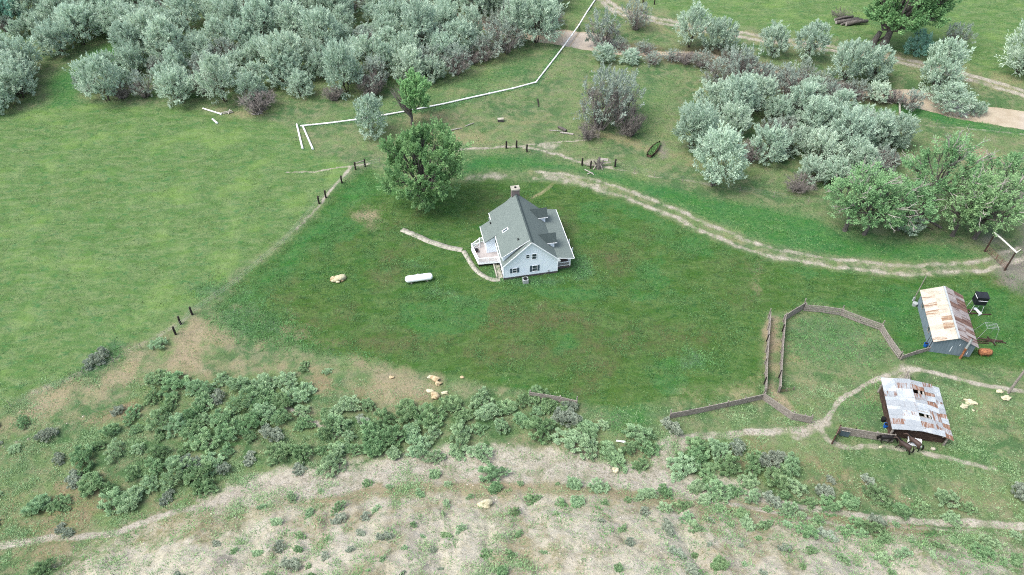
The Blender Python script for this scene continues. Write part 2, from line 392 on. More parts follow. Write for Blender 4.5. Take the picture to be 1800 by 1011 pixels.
def line(m, px, r, k=1.0, soft=.6, sub=False, warp=.3, key=None, off=0.0):
    P = atv([tuple(v) for v in smooth_line(px, 4)])[:, :2]
    if off:
        d = np.gradient(P, axis=0); d /= np.linalg.norm(d, axis=1)[:, None]; P = P+off*np.stack([-d[:, 1], d[:, 0]], 1)
    P = [tuple(p) for p in P]; i = local(P, r*2+3)
    X = GX[i]+(WX[i]-GX[i])*warp; Y = GY[i]+(WY[i]-GY[i])*warp
    d = pdist(X, Y, P); blend(m, i, k*sstep(r*(1+soft), r*(1-soft), d), sub)
    if key:
        if key not in LINES: LINES[key] = np.zeros(len(GX), bool)
        LINES[key][i[d < r*1.02]] = True
# big colour areas (outlines follow the photograph's field, lawn, slope and badland)
PASTURE = [(-300, 190), (0, 200), (90, 185), (150, 182), (330, 186), (420, 205), (510, 225), (560, 270), (610, 292), (590, 325), (545, 365), (480, 425), (410, 490), (330, 545), (240, 600), (120, 655), (40, 700), (-60, 740), (-300, 800)]
zone('pasture', PASTURE, 1.2)
zone('pasture', [(1090, -80), (1130, 8), (1300, 48), (1500, 72), (1640, 105), (1760, 140), (1900, 175), (2300, 240), (2300, -300), (1090, -300)], 1.5)
zone('pasture', [(985, -90), (1000, 60), (1050, 5), (1070, -90)], 1.5, .6)
LAWN = [(640, 296), (612, 318), (566, 366), (500, 432), (430, 497), (385, 545), (420, 580), (520, 604), (640, 634), (760, 660), (900, 684), (1010, 704), (1060, 715), (1170, 712), (1260, 700), (1335, 690), (1346, 560), (1410, 532), (1480, 540), (1552, 570), (1585, 622), (1640, 640), (1800, 650), (1900, 650), (1900, 520), (1760, 480), (1700, 478), (1600, 484), (1500, 480), (1420, 468), (1340, 450), (1240, 410), (1130, 362), (1040, 330), (960, 318), (870, 318), (815, 318), (700, 330)]
zone('lawn', LAWN, 1.0)
zone('lush', [(1045, 300), (1130, 318), (1250, 345), (1400, 372), (1480, 405), (1600, 425), (1690, 440), (1745, 452), (1690, 462), (1600, 462), (1500, 456), (1420, 446), (1330, 425), (1240, 390), (1150, 352), (1080, 327), (1010, 302), (960, 296), (860, 300), (800, 300), (812, 280), (890, 272), (960, 280)], 1.6, .9)
zone('lush', [(640, 300), (612, 322), (566, 370), (500, 436), (430, 500), (400, 540), (450, 530), (520, 480), (560, 430), (610, 380), (660, 350), (700, 320)], 2.0, .8)
zone('lush', [(1400, 535), (1480, 540), (1550, 568), (1585, 615), (1625, 605), (1610, 540), (1620, 500), (1560, 520)], 1.6, .75)
zone('lush', [(1680, 500), (1760, 520), (1800, 545), (1880, 640), (1740, 640), (1700, 560)], 2, .6)
zone('lush', [(1060, 718), (1110, 705), (1150, 725), (1130, 745), (1080, 750)], 1.2, .9)
for a in [(1235, 640, 34, 24), (1020, 520, 40, 20), (930, 500, 75, 14), (1010, 430, 22, 50), (870, 480, 30, 14), (640, 445, 40, 22), (560, 470, 40, 22), (1180, 520, 70, 22), (1330, 590, 26, 40), (1440, 590, 50, 14), (700, 520, 50, 20), (760, 420, 60, 30), (830, 385, 40, 18)]: blob('lush', *a, .38, 3.)
# drier, olive-brown parts of the lawn
for a in [(1080, 455, 52, 26, .7), (900, 560, 150, 26, .8), (1130, 600, 160, 30, .55), (700, 600, 100, 22, .7), (560, 560, 60, 20, .5), (1010, 570, 60, 30, .6), (790, 540, 70, 20, .6), (860, 350, 70, 14, .5), (610, 400, 30, 40, .6), (1290, 470, 60, 16, .5), (1310, 520, 40, 30, .5), (560, 430, 25, 40, .5, 1.5), (960, 620, 160, 30, .6), (1140, 420, 40, 26, .35), (700, 420, 50, 16, .3)]: blob('dry', a[0], a[1], a[2], a[3], a[4], 2.6)
for a in [(655, 376, 28, 14, .9), (668, 398, 20, 14, .7), (1330, 480, 14, 30, .35), (1420, 690, 50, 10, .3)]: blob('soil', a[0], a[1], a[2], a[3], a[4], 1.4)
zone('tan', [(1262, 690), (1300, 668), (1338, 655), (1336, 700), (1280, 712)], 1.2, .8)
zone('tan', [(1195, 690), (1262, 690), (1270, 712), (1176, 735)], 1.5, .6)
# corral ground
zone('lawn', [(1368, 570), (1412, 545), (1478, 550), (1548, 577), (1578, 630), (1500, 672), (1440, 700), (1372, 695)], .6, 1, True)
zone('weed', [(1378, 575), (1412, 552), (1478, 556), (1540, 580), (1566, 620), (1500, 640), (1400, 640)], 1.4, .42)
for a in [(1400, 640, 20, 10, .7), (1475, 655, 40, 9, .6), (1420, 670, 30, 8, .7), (1520, 600, 16, 12, .5), (1440, 610, 14, 6, .5), (1470, 690, 40, 12, .5), (1540, 690, 34, 16, .6)]: blob('tan', a[0], a[1], a[2], a[3], a[4], .9)
zone('soil', [(1350, 560), (1372, 560), (1366, 690), (1400, 715), (1425, 735), (1400, 738), (1362, 708), (1345, 692)], .5, .95)
zone('tan', [(1353, 570), (1372, 566), (1366, 650), (1352, 680)], .8, .5)
zone('weed', [(1480, 690), (1555, 668), (1562, 745), (1500, 745), (1460, 720)], 1.4, .4)
zone('lush', [(1590, 640), (1650, 650), (1800, 660), (1900, 650), (1900, 720), (1780, 660), (1640, 640)], 1.2, .5)
zone('lush', [(1660, 690), (1700, 770), (1780, 800), (1700, 830), (1560, 850), (1440, 850), (1480, 800), (1600, 800), (1680, 780)], 2, .6)
zone('tan', [(1690, 700), (1760, 690), (1800, 760), (1720, 750)], 2, .5)
# slope below the lawn
zone('soil', [(330, 560), (420, 585), (520, 606), (640, 638), (760, 664), (880, 690), (800, 706), (700, 720), (640, 708), (590, 690), (500, 660), (420, 655), (300, 668), (230, 690), (120, 730), (0, 760), (0, 720), (120, 665), (240, 610)], 1.6, .78)
for a in [(235, 640, 70, 18, .5), (140, 690, 70, 14, .4), (480, 640, 90, 14, .35)]: blob('tan', a[0], a[1], a[2], a[3], a[4], 2)
zone('red', [(120, 745), (190, 715), (240, 700), (235, 725), (180, 760), (110, 765)], 1.3, .9)
zone('red', [(380, 540), (520, 555), (600, 600), (560, 610), (470, 580), (400, 560)], 2, .4)
zone('weed', [(370, 545), (430, 505), (520, 560), (560, 605), (640, 632), (560, 620), (450, 596), (380, 590)], 1.6, .6)
for a in [(430, 535, 28, 10, .8), (450, 562, 26, 7, .6)]: blob('tan', a[0], a[1], a[2], a[3], a[4], .8)
zone('weed', [(120, 660), (200, 605), (220, 612), (180, 650)], 1, .9)
# bare, reddish litter between the sagebrush, pale rocky band and badland
zone('red', [(0, 780), (120, 770), (260, 880), (380, 880), (500, 850), (640, 830), (800, 805), (1000, 815), (1150, 850), (1300, 880), (1500, 915), (1800, 935), (1900, 1000), (1900, 1200), (-100, 1200), (-100, 960), (0, 900)], 2, .5)
zone('soil', [(570, 770), (650, 812), (820, 800), (900, 770), (1010, 745), (1090, 735), (1190, 735), (1200, 800), (1300, 870), (1500, 900), (1800, 925), (1800, 960), (1500, 930), (1200, 880), (900, 850), (600, 860), (400, 900), (200, 940), (0, 980), (0, 950), (300, 890), (480, 850)], 2, .55)
for a in [(640, 700, 20, 20), (560, 670, 34, 26), (700, 690, 60, 16), (1000, 735, 20, 14), (500, 715, 36, 14), (440, 770, 30, 12), (540, 745, 26, 14), (1330, 805, 60, 26), (1530, 830, 50, 20), (1480, 850, 60, 18), (1640, 880, 40, 20)]: blob('red', *a, .6, 1.6)
for a in [(590, 690, 50, 10, .6), (520, 730, 40, 7, .6), (670, 745, 14, 30, .6), (430, 795, 26, 8, .6), (700, 688, 60, 10, .6), (960, 760, 46, 12, .6)]: blob('soil', a[0], a[1], a[2], a[3], a[4], 1)
zone('clay', [(150, 965), (280, 930), (420, 902), (600, 880), (720, 872), (900, 866), (1100, 874), (1260, 902), (1480, 930), (1620, 950), (1800, 985), (1860, 1040), (1700, 1200), (100, 1200), (110, 1020)], 4.5, .74)
for a in [(640, 895, 60, 14, 1.), (470, 930, 90, 14, .9), (330, 960, 80, 18, .9), (880, 900, 80, 16, .9), (960, 880, 40, 14, .8), (1030, 940, 120, 22, 1.), (1160, 920, 60, 18, .7), (1240, 960, 90, 24, .9), (560, 970, 70, 18, .8), (760, 960, 80, 20, .7), (1050, 985, 110, 24, 1.), (420, 1000, 70, 20, .8), (1400, 960, 60, 20, .7), (200, 1000, 60, 18, .6), (1500, 985, 80, 20, .5), (1230, 1000, 60, 16, .7)]: blob('clay', a[0], a[1], a[2], a[3], a[4], 1.6)
for a in [(400, 985, 46, 22, .9), (1060, 925, 80, 12, .7), (720, 930, 50, 14, .6), (1180, 950, 60, 12, .5), (1640, 990, 60, 20, .4)]: blob('grey', a[0], a[1], a[2], a[3], a[4], 1.4)
for a in [(690, 950, 20, 34), (930, 975, 22, 28), (640, 1000, 36, 14), (880, 985, 26, 26), (1330, 955, 20, 36)]: blob('clay', *a, .6, 1.4, True); blob('red', *a, .7, 1.4)
zone('soil', [(-50, 700), (100, 690), (230, 700), (180, 760), (0, 800)], 3, .3)
zone('soil', [(1230, 800), (1330, 870), (1440, 850), (1560, 850), (1700, 860), (1860, 900), (1860, 1000), (1600, 945), (1300, 900)], 2.2, .5); zone('red', [(1400, 800), (1520, 820), (1640, 860), (1560, 880), (1440, 850)], 2, .5)
# river flats, litter and worn ground
zone('mud', [(985, 60), (1060, 82), (1180, 86), (1260, 82), (1330, 108), (1400, 128), (1500, 158), (1600, 178), (1560, 186), (1440, 176), (1360, 158), (1270, 120), (1180, 112), (1050, 90)], 1.4, .9)
for a in [(1240, 100, 40, 10, .8), (1370, 134, 40, 12, .8)]: blob('mud', a[0], a[1], a[2], a[3], a[4], 1)
for a in [(1720, 275, 80, 16, .8, .2), (1660, 258, 30, 10, .6, .2), (1790, 255, 30, 8, .5, .2)]: blob('soil', a[0], a[1], a[2], a[3], a[4], 1.5, rot=a[5])
for a in [(1090, 245, 60, 10, .8, .25), (1180, 270, 50, 8, .8, .2), (1200, 288, 24, 8, .7, 0), (745, 205, 40, 10, .8, 0), (790, 215, 70, 14, .4, .1), (940, 92, 14, 6, .8, 0), (775, 165, 24, 7, .5, 0), (820, 245, 70, 14, .6, .1), (410, 200, 40, 10, .7, .2), (455, 200, 16, 8, .6, 0), (720, 215, 26, 12, .6, 0), (690, 250, 46, 16, .4, .2), (810, 160, 26, 8, .4, 0)]: blob('tan', a[0], a[1], a[2], a[3], a[4], 1.1, rot=a[5])
for a in [(1130, 258, 60, 10, .5, .2), (1440, 315, 50, 10, .4, .2), (1630, 390, 46, 14, .7, .15), (780, 205, 50, 12, .35, 0)]: blob('soil', a[0], a[1], a[2], a[3], a[4], 1.2, rot=a[5])
zone('tan', [(640, 225), (700, 240), (800, 232), (880, 240), (1000, 215), (960, 190), (860, 200), (760, 190), (680, 230)], 2, .35)
zone('tan', [(1190, 110), (1300, 150), (1240, 200), (1180, 170)], 3, .3)
zone('lush', [(1100, 130), (1190, 150), (1160, 250), (1110, 245)], 2.5, .4)
zone('lush', [(1390, 180), (1600, 182), (1750, 222), (1900, 245), (1900, 256), (1700, 226), (1560, 196), (1420, 190)], .8, .8)
zone('lush', [(90, 190), (70, 150), (140, 100), (220, 62), (235, 80), (215, 105), (150, 140), (150, 182)], 1.5, .75)
zone('lush', [(590, 195), (730, 160), (860, 118), (960, 86), (1000, 80), (930, 130), (760, 185), (600, 215)], 2., .5)
zone('tan', [(800, 60), (980, 60), (985, 20), (1000, 0), (1090, 0), (1010, 60), (960, 100)], 3, .25)
zone('tan', [(1100, -20), (1200, 40), (1330, 60), (1500, 78), (1700, 112), (1900, 165), (1900, 185), (1700, 135), (1480, 100), (1280, 75), (1100, 45)], 1.6, .6)
blob('grey', 1780, 470, 30, 44, .75, 1.6); blob('tan', 1775, 500, 30, 14, .4, 1.5); blob('grey', 1745, 425, 24, 18, .55, 1.2)
zone('grey', [(1780, 330), (1830, 300), (1900, 290), (1900, 470), (1800, 520), (1760, 470), (1780, 430), (1800, 390)], 1.6, .75)
blob('grey', 1165, 262, 12, 16, .6, .8)
# roads and paths
DRIVE = [(1800, 440), (1752, 462), (1690, 471), (1600, 474), (1500, 467), (1420, 456), (1350, 443), (1300, 425), (1240, 399), (1190, 375), (1130, 352), (1080, 334), (1030, 320), (980, 311), (940, 307)]
line('lush', DRIVE, 1.7, .85, .5, True); line('lawn', DRIVE, 1.7, .85, .5, True); line('tan', DRIVE, 1.6, .3, .5, key='driveway')
for o in (.95, -.95): line('gravel', DRIVE, .44, .74, .7, off=o, warp=.5)
line('gravel', DRIVE[2:7], 1.2, .3, .6)
blob('gravel', 850, 310, 36, 5, .75, .7); line('gravel', [(960, 308), (1000, 318), (1060, 330)], .9, .7, .6); line('tan', [(935, 348), (955, 338), (975, 320)], .35, .8, .5)
ROAD = [(1040, -30), (1075, 12), (1130, 30), (1200, 44), (1290, 60), (1400, 76), (1480, 88), (1560, 102), (1650, 122), (1720, 140), (1800, 164), (1920, 200)]
line('tan', ROAD, 2.3, .7, .5, key='dirt_road')
for o in (1.0, -1.0): line('gravel', ROAD, .75, .85, .5, off=o)
T1 = [(-40, 964), (100, 947), (200, 935), (290, 906), (380, 884), (480, 856), (600, 838), (700, 828), (800, 812), (900, 808), (1000, 818), (1100, 838), (1200, 856), (1300, 872), (1400, 890), (1500, 905), (1600, 915), (1700, 922), (1840, 930)]
line('gravel', T1, .5, 1.0, .5, key='footpath')
line('gravel', T1[4:13], 1.8, .85, .7, warp=.8); line('clay', T1[4:14], 2.4, .8, .6, warp=.8)
RB = [(560, 868), (680, 856), (780, 852), (900, 855), (1060, 864), (1200, 880), (1350, 904), (1500, 922), (1660, 934)]
line('clay', RB, .85, .8, .7, True, 1.); line('red', RB, .9, .95, .7, warp=1.)
line('gravel', [(480, 880), (620, 850), (760, 838), (900, 842), (1060, 846), (1180, 858)], 1.1, .8, .7, warp=.8)
for P, r, k in (([(1148, 836), (1165, 800), (1185, 776), (1230, 764), (1300, 762), (1380, 759), (1440, 750), (1462, 722), (1480, 698), (1520, 675), (1560, 656), (1590, 648), (1640, 656), (1720, 676), (1820, 694)], .36, .95),
                ([(1440, 752), (1452, 775), (1490, 789), (1545, 785), (1600, 792), (1700, 814), (1750, 824)], .36, .75),
                ([(1156, 838), (1170, 800), (1190, 778)], 1.5, 1.), ([(1180, 775), (1240, 764), (1330, 761), (1440, 751)], .55, .9), ([(1450, 745), (1400, 762)], .8, .7), ([(1560, 662), (1590, 648)], 1.0, .6),
                ([(505, 302), (560, 300), (615, 292), (650, 287)], .2, .9), ([(615, 294), (596, 318), (560, 362), (520, 402)], .3, .8),
                ([(335, 555), (260, 600), (180, 640), (60, 690)], .5, .3), ([(800, 263), (860, 261), (905, 257), (935, 262), (990, 274), (1030, 288), (1075, 296)], .34, .95),
                ([(905, 258), (960, 252), (1040, 246)], .18, .8), ([(1080, 298), (1150, 310), (1260, 325)], .25, .5), ([(1490, 196), (1580, 216), (1700, 226), (1820, 238)], .3, .5),
                ([(0, 786), (80, 760), (190, 712)], .3, .3), ([(490, 715), (540, 735), (600, 770)], .3, .8), ([(1000, 738), (1025, 768)], .3, .9), ([(1180, 870), (1300, 890), (1380, 905), (1480, 925)], .35, .8),
                ([(870, 880), (910, 895), (930, 915)], .6, .7), ([(1560, 925), (1700, 935), (1820, 945)], .3, .5), ([(1690, 35), (1500, 20), (1200, 20)], .3, .2)):
    line('gravel', P, r, k, .5, key='footpath')
blob('gravel', 960, 258, 26, 7, .7, .8); blob('gravel', 1052, 284, 26, 6, .6, .8)
for a in [(480, 665, 60, 8), (120, 690, 60, 8)]: blob('gravel', *a, .25, 2)
for P_ in ([(528, 224), (624, 213), (680, 204), (724, 196), (780, 185), (860, 167), (942, 147)], [(943, 145), (963, 119), (985, 92)]): line('weed', P_, .7, .6, .6, warp=1.)
# keep the house's own pad green and lush
for a in [(930, 492, 62, 7), (1015, 470, 16, 22), (870, 478, 18, 12)]: blob('weed', *a, .9, .8)
for a in [(370, 505, 30, 12), (770, 516, 22, 8), (1080, 735, 22, 16), (1222, 636, 26, 18), (720, 470, 14, 7)]: blob('weed', *a, .7, 1.2)
ff = fbm(GX/3.6+9, GY/4.5, 111, 4); ff2 = fbm(GX/1.1, GY/1.4, 115, 3)
MASK['clay'] *= sstep(.3, .6, ff*.62+ff2*.38)*.58+.62; MASK['soil'] *= .35+.75*sstep(.32, .62, fbm(GX/4, GY/4, 121, 3)); MASK['tan'] *= .4+.7*sstep(.35, .62, ff)
MASK['weed'] = np.maximum(MASK['weed'], .26*sstep(.55, .7, fbm(GX/3.2, GY/4.2, 161, 4))*sstep(-4, 1, edge_y(GX)-GY)*inner*(1-MASK['gravel'])); hb = sstep(-1.5, 2.5, edge_y(GX)-GY)*inner*sstep(75, 20, np.abs(GX)); MASK['soil'] = np.maximum(MASK['soil'], .8*hb); MASK['red'] *= .3+.9*sstep(.36, .64, fbm(GX/5, GY/5, 131, 3)); MASK['gravel'] *= .62+.42*sstep(.34, .6, ff2)
MASK['dry'] = np.maximum(MASK['dry'], MASK['lawn']*.5*sstep(.5, .69, fbm(GX/9, GY/7, 141, 4))); MASK['lush'] = np.maximum(MASK['lush'], .6*MASK['lawn']*sstep(.54, .68, fbm(GX/7, GY/5, 151, 4)))
cd_ = creek_d(GX, GY); MASK['mud'] = np.maximum(MASK['mud'], sstep(1.2, 1.0, cd_)*inner)
MASK['lush'] *= 1-MASK['mud']*.6
def gmat():
    t = NT('ground_cover', .97, .08)
    v = t.coord((1, 1, 1)); big = t.noise(v, .12, 3); mid = t.noise(v, .55, 4, .62, .4); fin = t.noise(v, 2.6, 4, .68, .5); tin = t.noise(v, 4., 4, .78); spot = t.noise(t.coord((.8, 1.5, 1), rot=(0, 0, -.6)), .8, 5, .6, .5)
    st = t.noise(t.coord((.6, 1.5, 1), rot=(0, 0, -.6)), .5, 5, .68, .5)
    A, B, C = (t.n('ShaderNodeSeparateColor') for _ in range(3))
    at_ = [t.attr(k) for k in ('ga', 'gb', 'gc')]
    for x, y in zip(at_, (A, B, C)): t.t.links.new(x.outputs['Color'], y.inputs[0])
    m = {'pasture': A.outputs[0], 'lawn': A.outputs[1], 'dry': A.outputs[2], 'tan': at_[0].outputs['Alpha'], 'soil': B.outputs[0], 'clay': B.outputs[1], 'gravel': B.outputs[2], 'red': at_[1].outputs['Alpha'],
         'lush': C.outputs[0], 'weed': C.outputs[1], 'mud': C.outputs[2], 'grey': at_[2].outputs['Alpha']}
    nf = t.mth('ADD', t.mth('MULTIPLY', mid, .45), t.mth('MULTIPLY', fin, .55))          # edge breaker
    nt_ = t.mth('ADD', t.mth('MULTIPLY', fin, .6), t.mth('MULTIPLY', tin, .4))
    def layer(prev, key, c1, c2, c3, amp=1.0, n=nf, cut=None, nz=None):
        f = t.mth('ADD', m[key], t.mth('MULTIPLY', t.mth('SUBTRACT', n, .5), amp))
        f = t.mth('MULTIPLY', t.mr(f, .1, .9), t.mr(m[key], .02, .25))
        c = t.mix(t.mr(nz or mid, .36, .64), c1, c2); c = t.mix(t.mr(nt_, .44, .64), c, c3)
        return t.mix(f, prev, c)
    base = t.mix(t.mr(big, .38, .62), S(134, 158, 106), S(98, 130, 84))
    base = t.mix(t.mr(mid, .4, .64), base, S(148, 156, 116)); base = t.mix(t.mr(nt_, .46, .66), base, S(80, 110, 70))
    c = base
    c = layer(c, 'pasture', S(138, 162, 104), S(110, 144, 86), S(84, 122, 72), .6, nz=st)
    pz = t.mth('MULTIPLY', t.mr(m['pasture'], .4, .8), t.mr(spot, .53, .66)); c = t.mix(t.mth('MULTIPLY', pz, .75), c, S(84, 134, 80)); c = t.mix(t.mth('MULTIPLY', t.mth('MULTIPLY', m['pasture'], t.mr(big, .5, .68)), .5), c, S(150, 174, 100))
    c = layer(c, 'lawn', S(110, 140, 76), S(86, 122, 62), S(66, 104, 52), .6, nz=st)
    c = t.mix(t.mth('MULTIPLY', t.mth('MULTIPLY', m['lawn'], t.mr(spot, .54, .66)), .5), c, S(48, 92, 56))
    c = layer(c, 'dry', S(112, 120, 78), S(118, 116, 82), S(80, 98, 60), 2.2)
    c = layer(c, 'lush', S(74, 134, 70), S(98, 146, 82), S(52, 106, 58), 2.0)
    c = layer(c, 'weed', S(92, 130, 90), S(76, 120, 78), S(116, 142, 108), 2.2)
    c = layer(c, 'red', S(166, 144, 114), S(174, 154, 124), S(132, 134, 96), 2.6)
    c = layer(c, 'tan', S(186, 178, 138), S(168, 164, 124), S(138, 144, 102), 2.4)
    c = layer(c, 'soil', S(194, 178, 148), S(174, 162, 132), S(130, 136, 98), 2.4)
    c = layer(c, 'mud', S(146, 134, 112), S(130, 122, 100), S(106, 112, 84), 1.0)
    c = layer(c, 'grey', S(164, 156, 148), S(148, 142, 134), S(136, 134, 122), 1.3)
    c = layer(c, 'clay', S(236, 229, 206), S(222, 216, 198), S(184, 176, 154), 2.6)
    c = layer(c, 'gravel', S(200, 192, 174), S(222, 214, 198), S(146, 142, 120), 2.2)
    hv = t.n('ShaderNodeHueSaturation'); t.put(hv.inputs['Color'], c); t.put(hv.inputs['Value'], t.mr(t.mth('ADD', t.mth('MULTIPLY', tin, .5), t.mth('MULTIPLY', fin, .5)), .32, .68, .78, 1.22, False))
    t.put(hv.inputs['Hue'], t.mr(big, .3, .7, .49, .51, False)); t.put(hv.inputs['Saturation'], t.mr(st, .3, .7, .9, 1.1, False))
    t.bump(t.mth('ADD', fin, t.mth('MULTIPLY', tin, .5)), .75, .22)
    return t.col(hv.outputs[0])
M['ground'] = gmat()
def cc(*k): return np.stack([np.clip(MASK[i], 0, 1) for i in k], 1).astype(np.float32)
GA, GB, GC = cc('pasture', 'lawn', 'dry', 'tan'), cc('soil', 'clay', 'gravel', 'red'), cc('lush', 'weed', 'mud', 'grey')
nr, nc = len(YS), len(US); idx = np.arange(nr*nc).reshape(nr, nc)
quad = np.stack([idx[:-1, :-1], idx[:-1, 1:], idx[1:, 1:], idx[1:, :-1]], -1).reshape(-1, 4)
P3 = np.stack([GX, GY, GZ], 1)
Nn = np.zeros_like(P3); a = P3.reshape(nr, nc, 3); du = np.gradient(a, axis=1); dv = np.gradient(a, axis=0)
Nn = np.cross(du.reshape(-1, 3), dv.reshape(-1, 3)); Nn /= np.linalg.norm(Nn, axis=1)[:, None]+1e-9
cls = np.zeros(len(GX), np.int8)
hill = (GY < edge_y(GX)-1.2); cls[hill] = 1; cls[(cd_ < 1.45) & inner] = 2
for k, key in ((3, 'driveway'), (4, 'dirt_road'), (5, 'footpath')): cls[LINES[key]] = k
fc = np.max(cls[quad], axis=1)
for k, nm in enumerate(['ground', 'hillside', 'creek_bed', 'driveway', 'dirt_road', 'footpath']):
    F = quad[fc == k]; u, inv = np.unique(F, return_inverse=True)
    me = npmesh(nm, P3[u], inv.reshape(F.shape), M['ground'], {'ga': GA[u], 'gb': GB[u], 'gc': GC[u]}, True)
    me.normals_split_custom_set_from_vertices(Nn[u].astype(np.float32))
    tag(link(nm, me), kind='structure')
# muddy creek water
t = NT('muddy_water', .12, .5); v = t.coord((1, 1, 1)); n = t.noise(v, .5, 3); t.bump(t.noise(v, 3., 3), .12, .05)
M['water'] = t.col(t.mix(t.mr(n, .3, .7), S(224, 208, 184), S(206, 188, 162)))
C2 = np.array(CREEK); d = np.gradient(C2, axis=0); d /= np.linalg.norm(d, axis=1)[:, None]; nrm = np.stack([-d[:, 1], d[:, 0]], 1)
V = []; F = []
for i, (p, q) in enumerate(zip(C2, nrm)):
    for j, s in enumerate((-1.9, -.6, .6, 1.9)): V.append((*(p+q*s*CREEK_R[i]), -1.02))
F = [(4*i+j+1, 4*i+j, 4*i+j+4, 4*i+j+5) for i in range(len(C2)-1) for j in range(3)]
tag(link('creek_water', npmesh('creek_water', V, F, M['water'])), kind='structure')

# ------------------------------------------------------------------ trees and shrubs
def unit(v): return v/(np.linalg.norm(v, axis=-1, keepdims=True)+1e-9)
def leaves(name, mat, P, D, Nrm, L, W, lc):
    """rhombic leaf sprays: P centre, D long axis, Nrm face normal"""
    D = unit(D); B = unit(np.cross(D, Nrm)); L = L[:, None]; W = W[:, None]
    V = np.stack([P-D*L*.5, P+B*W*.5+D*L*.05, P+D*L*.5, P-B*W*.5+D*L*.05], 1).reshape(-1, 3)
    F = np.arange(len(V), dtype=np.int32).reshape(-1, 4)
    return npmesh(name, V, F, mat, {'lc': np.repeat(lc, 4)})
def crown_tree(seed, W, H, base, nl, leaf, mat, bark, lobes=16, per=7, lobe_r=.22, up=.35, trunk_r=.18, stems=1, lean=(0, 0), dead=0, keep=None, barr=1.0, flat=1.0, plume=1.0, jit=.12):
    r = np.random.default_rng(seed)
    th = np.arange(lobes)*2.39996+r.random()*6; zf = (np.arange(lobes)+.5)/lobes
    zz = 1-1.75*zf+r.normal(0, jit, lobes); rr = np.sqrt(np.clip(1-zz**2, .05, 1))*r.uniform(.74-jit, .94+jit*.6, lobes)
    cz = base+(H-base)*.5; hz = (H-base)*.5
    c = np.stack([np.cos(th)*rr*W*.5*.78, np.sin(th)*rr*W*.5*.78, cz+zz*hz*.8], 1)
    c = np.vstack([c, [[0, 0, cz+hz*.2]]]); k = len(c)
    c[:, 0] += lean[0]*(c[:, 2]/H)**1.3; c[:, 1] += lean[1]*(c[:, 2]/H)**1.3
    if keep is not None: c = c[[i for i in range(k) if keep(c[i])]]; k = len(c)
    R0 = W*lobe_r*r.uniform(.65, 1.2, k)
    cen = np.array([lean[0]*.4, lean[1]*.4, base+(H-base)*.35])
    sub = unit(r.normal(size=(k, per, 3))+np.array([0, 0, .45])+.9*unit(c-cen)[:, None, :])
    sc_ = c[:, None, :]+sub*(R0[:, None, None]*r.uniform(.5, 1.25, (k, per, 1)))*np.array([1, 1, flat])
    sc_ = sc_.reshape(-1, 3); sr = np.repeat(R0, per)*r.uniform(.2, .42, k*per); sub = sub.reshape(-1, 3)
    cshade = r.random(k*per)
    n = max(8, nl//(k*per)); m = n*k*per
    q = unit(r.normal(size=(m, 3)))*(r.random((m, 1))**.45)
    out = np.repeat(sub, n, 0); ax = unit(out*.8+np.array([0, 0, .75])+np.repeat(r.normal(0, .25, (k*per, 3)), n, 0))
    tl = np.repeat(r.uniform(.7, 1.9, k*per), n)*plume; al = (q*ax).sum(1)
    tp = np.clip(1.05-.45*np.maximum(al, 0)*plume, .3, 1)[:, None]
    P = np.repeat(sc_, n, 0)+(q*tp*.8+ax*(al*tl)[:, None])*np.repeat(sr, n)[:, None]
    D = out*.8+q*.7+np.array([0, 0, up])+r.normal(0, .35, (m, 3))
    Nr = unit(q*.8+out*.5+np.array([0, 0, 1.0])+r.normal(0, .45, (m, 3)))
    P[:, 2] = np.maximum(P[:, 2], .12)
    lc = np.clip(np.repeat(cshade, n)*.65+r.random(m)*.35, 0, 1)
    cm = leaves('crown', mat, P, D, Nr, leaf[0]*r.uniform(.7, 1.35, m), leaf[1]*r.uniform(.7, 1.3, m), lc)
    b = MB(); dms = []
    for s in range(stems):
        a = s*2*math.pi/max(stems, 1)+r.random(); off = 0 if stems == 1 else trunk_r*1.3
        p0 = np.array([math.cos(a)*off, math.sin(a)*off, -.15]); hb = base*.9+.1*H
        p2 = np.array([lean[0]*(hb/H)**1.3+math.cos(a)*off*3, lean[1]*(hb/H)**1.3+math.sin(a)*off*3, hb]); p1 = (p0+p2)/2+r.normal(0, .05*W*.2, 3)*(1, 1, 0)
        tr = trunk_r*barr*(1 if stems == 1 else .75)
        b.tube([p0, p0*.8+p1*.2+np.array([0, 0, .05]), p1, p2], [tr*1.45, tr*1.05, tr*.9, tr*.72], 7)
        for i in range(s, k, stems):
            e = c[i]; mid = p2*.45+e*.55+np.array([0, 0, -.08*W*.3])+r.normal(0, .04*W, 3)
            b.tube([p2+(0, 0, -.2*trunk_r), mid, e], [tr*.5, tr*.3, tr*.12], 5, False)
            for j in range(0, per, 2):
                b.tube([mid*.4+e*.6, sc_[i*per+j]], [tr*.14, tr*.05], 3, False)
    for _ in range(dead):
        dm = MB(); dms.append(dm); i = r.integers(k); e = c[i]; d = unit(e-cen)+r.normal(0, .3, 3); d[2] = abs(d[2])*.8; L = W*r.uniform(.14, .24)
        st = e+d*R0[i]*.6; pts = [st, st+d*L*.5+r.normal(0, .05*L, 3), st+d*L+r.normal(0, .12*L, 3)]
        dm.tube(pts, [.1, .07, .03], 4, False)
        for _ in range(5):
            f = r.uniform(.3, .95); s0 = pts[0]*(1-2*f)+pts[1]*2*f if f < .5 else pts[1]*(2-2*f)+pts[2]*(2*f-1); dd = unit(d+r.normal(0, .75, 3)); l2 = L*r.uniform(.2, .45)
            dm.tube([s0, s0+dd*l2], [.05, .02], 3, False)
    return cm, b.mesh('trunk', bark), dms
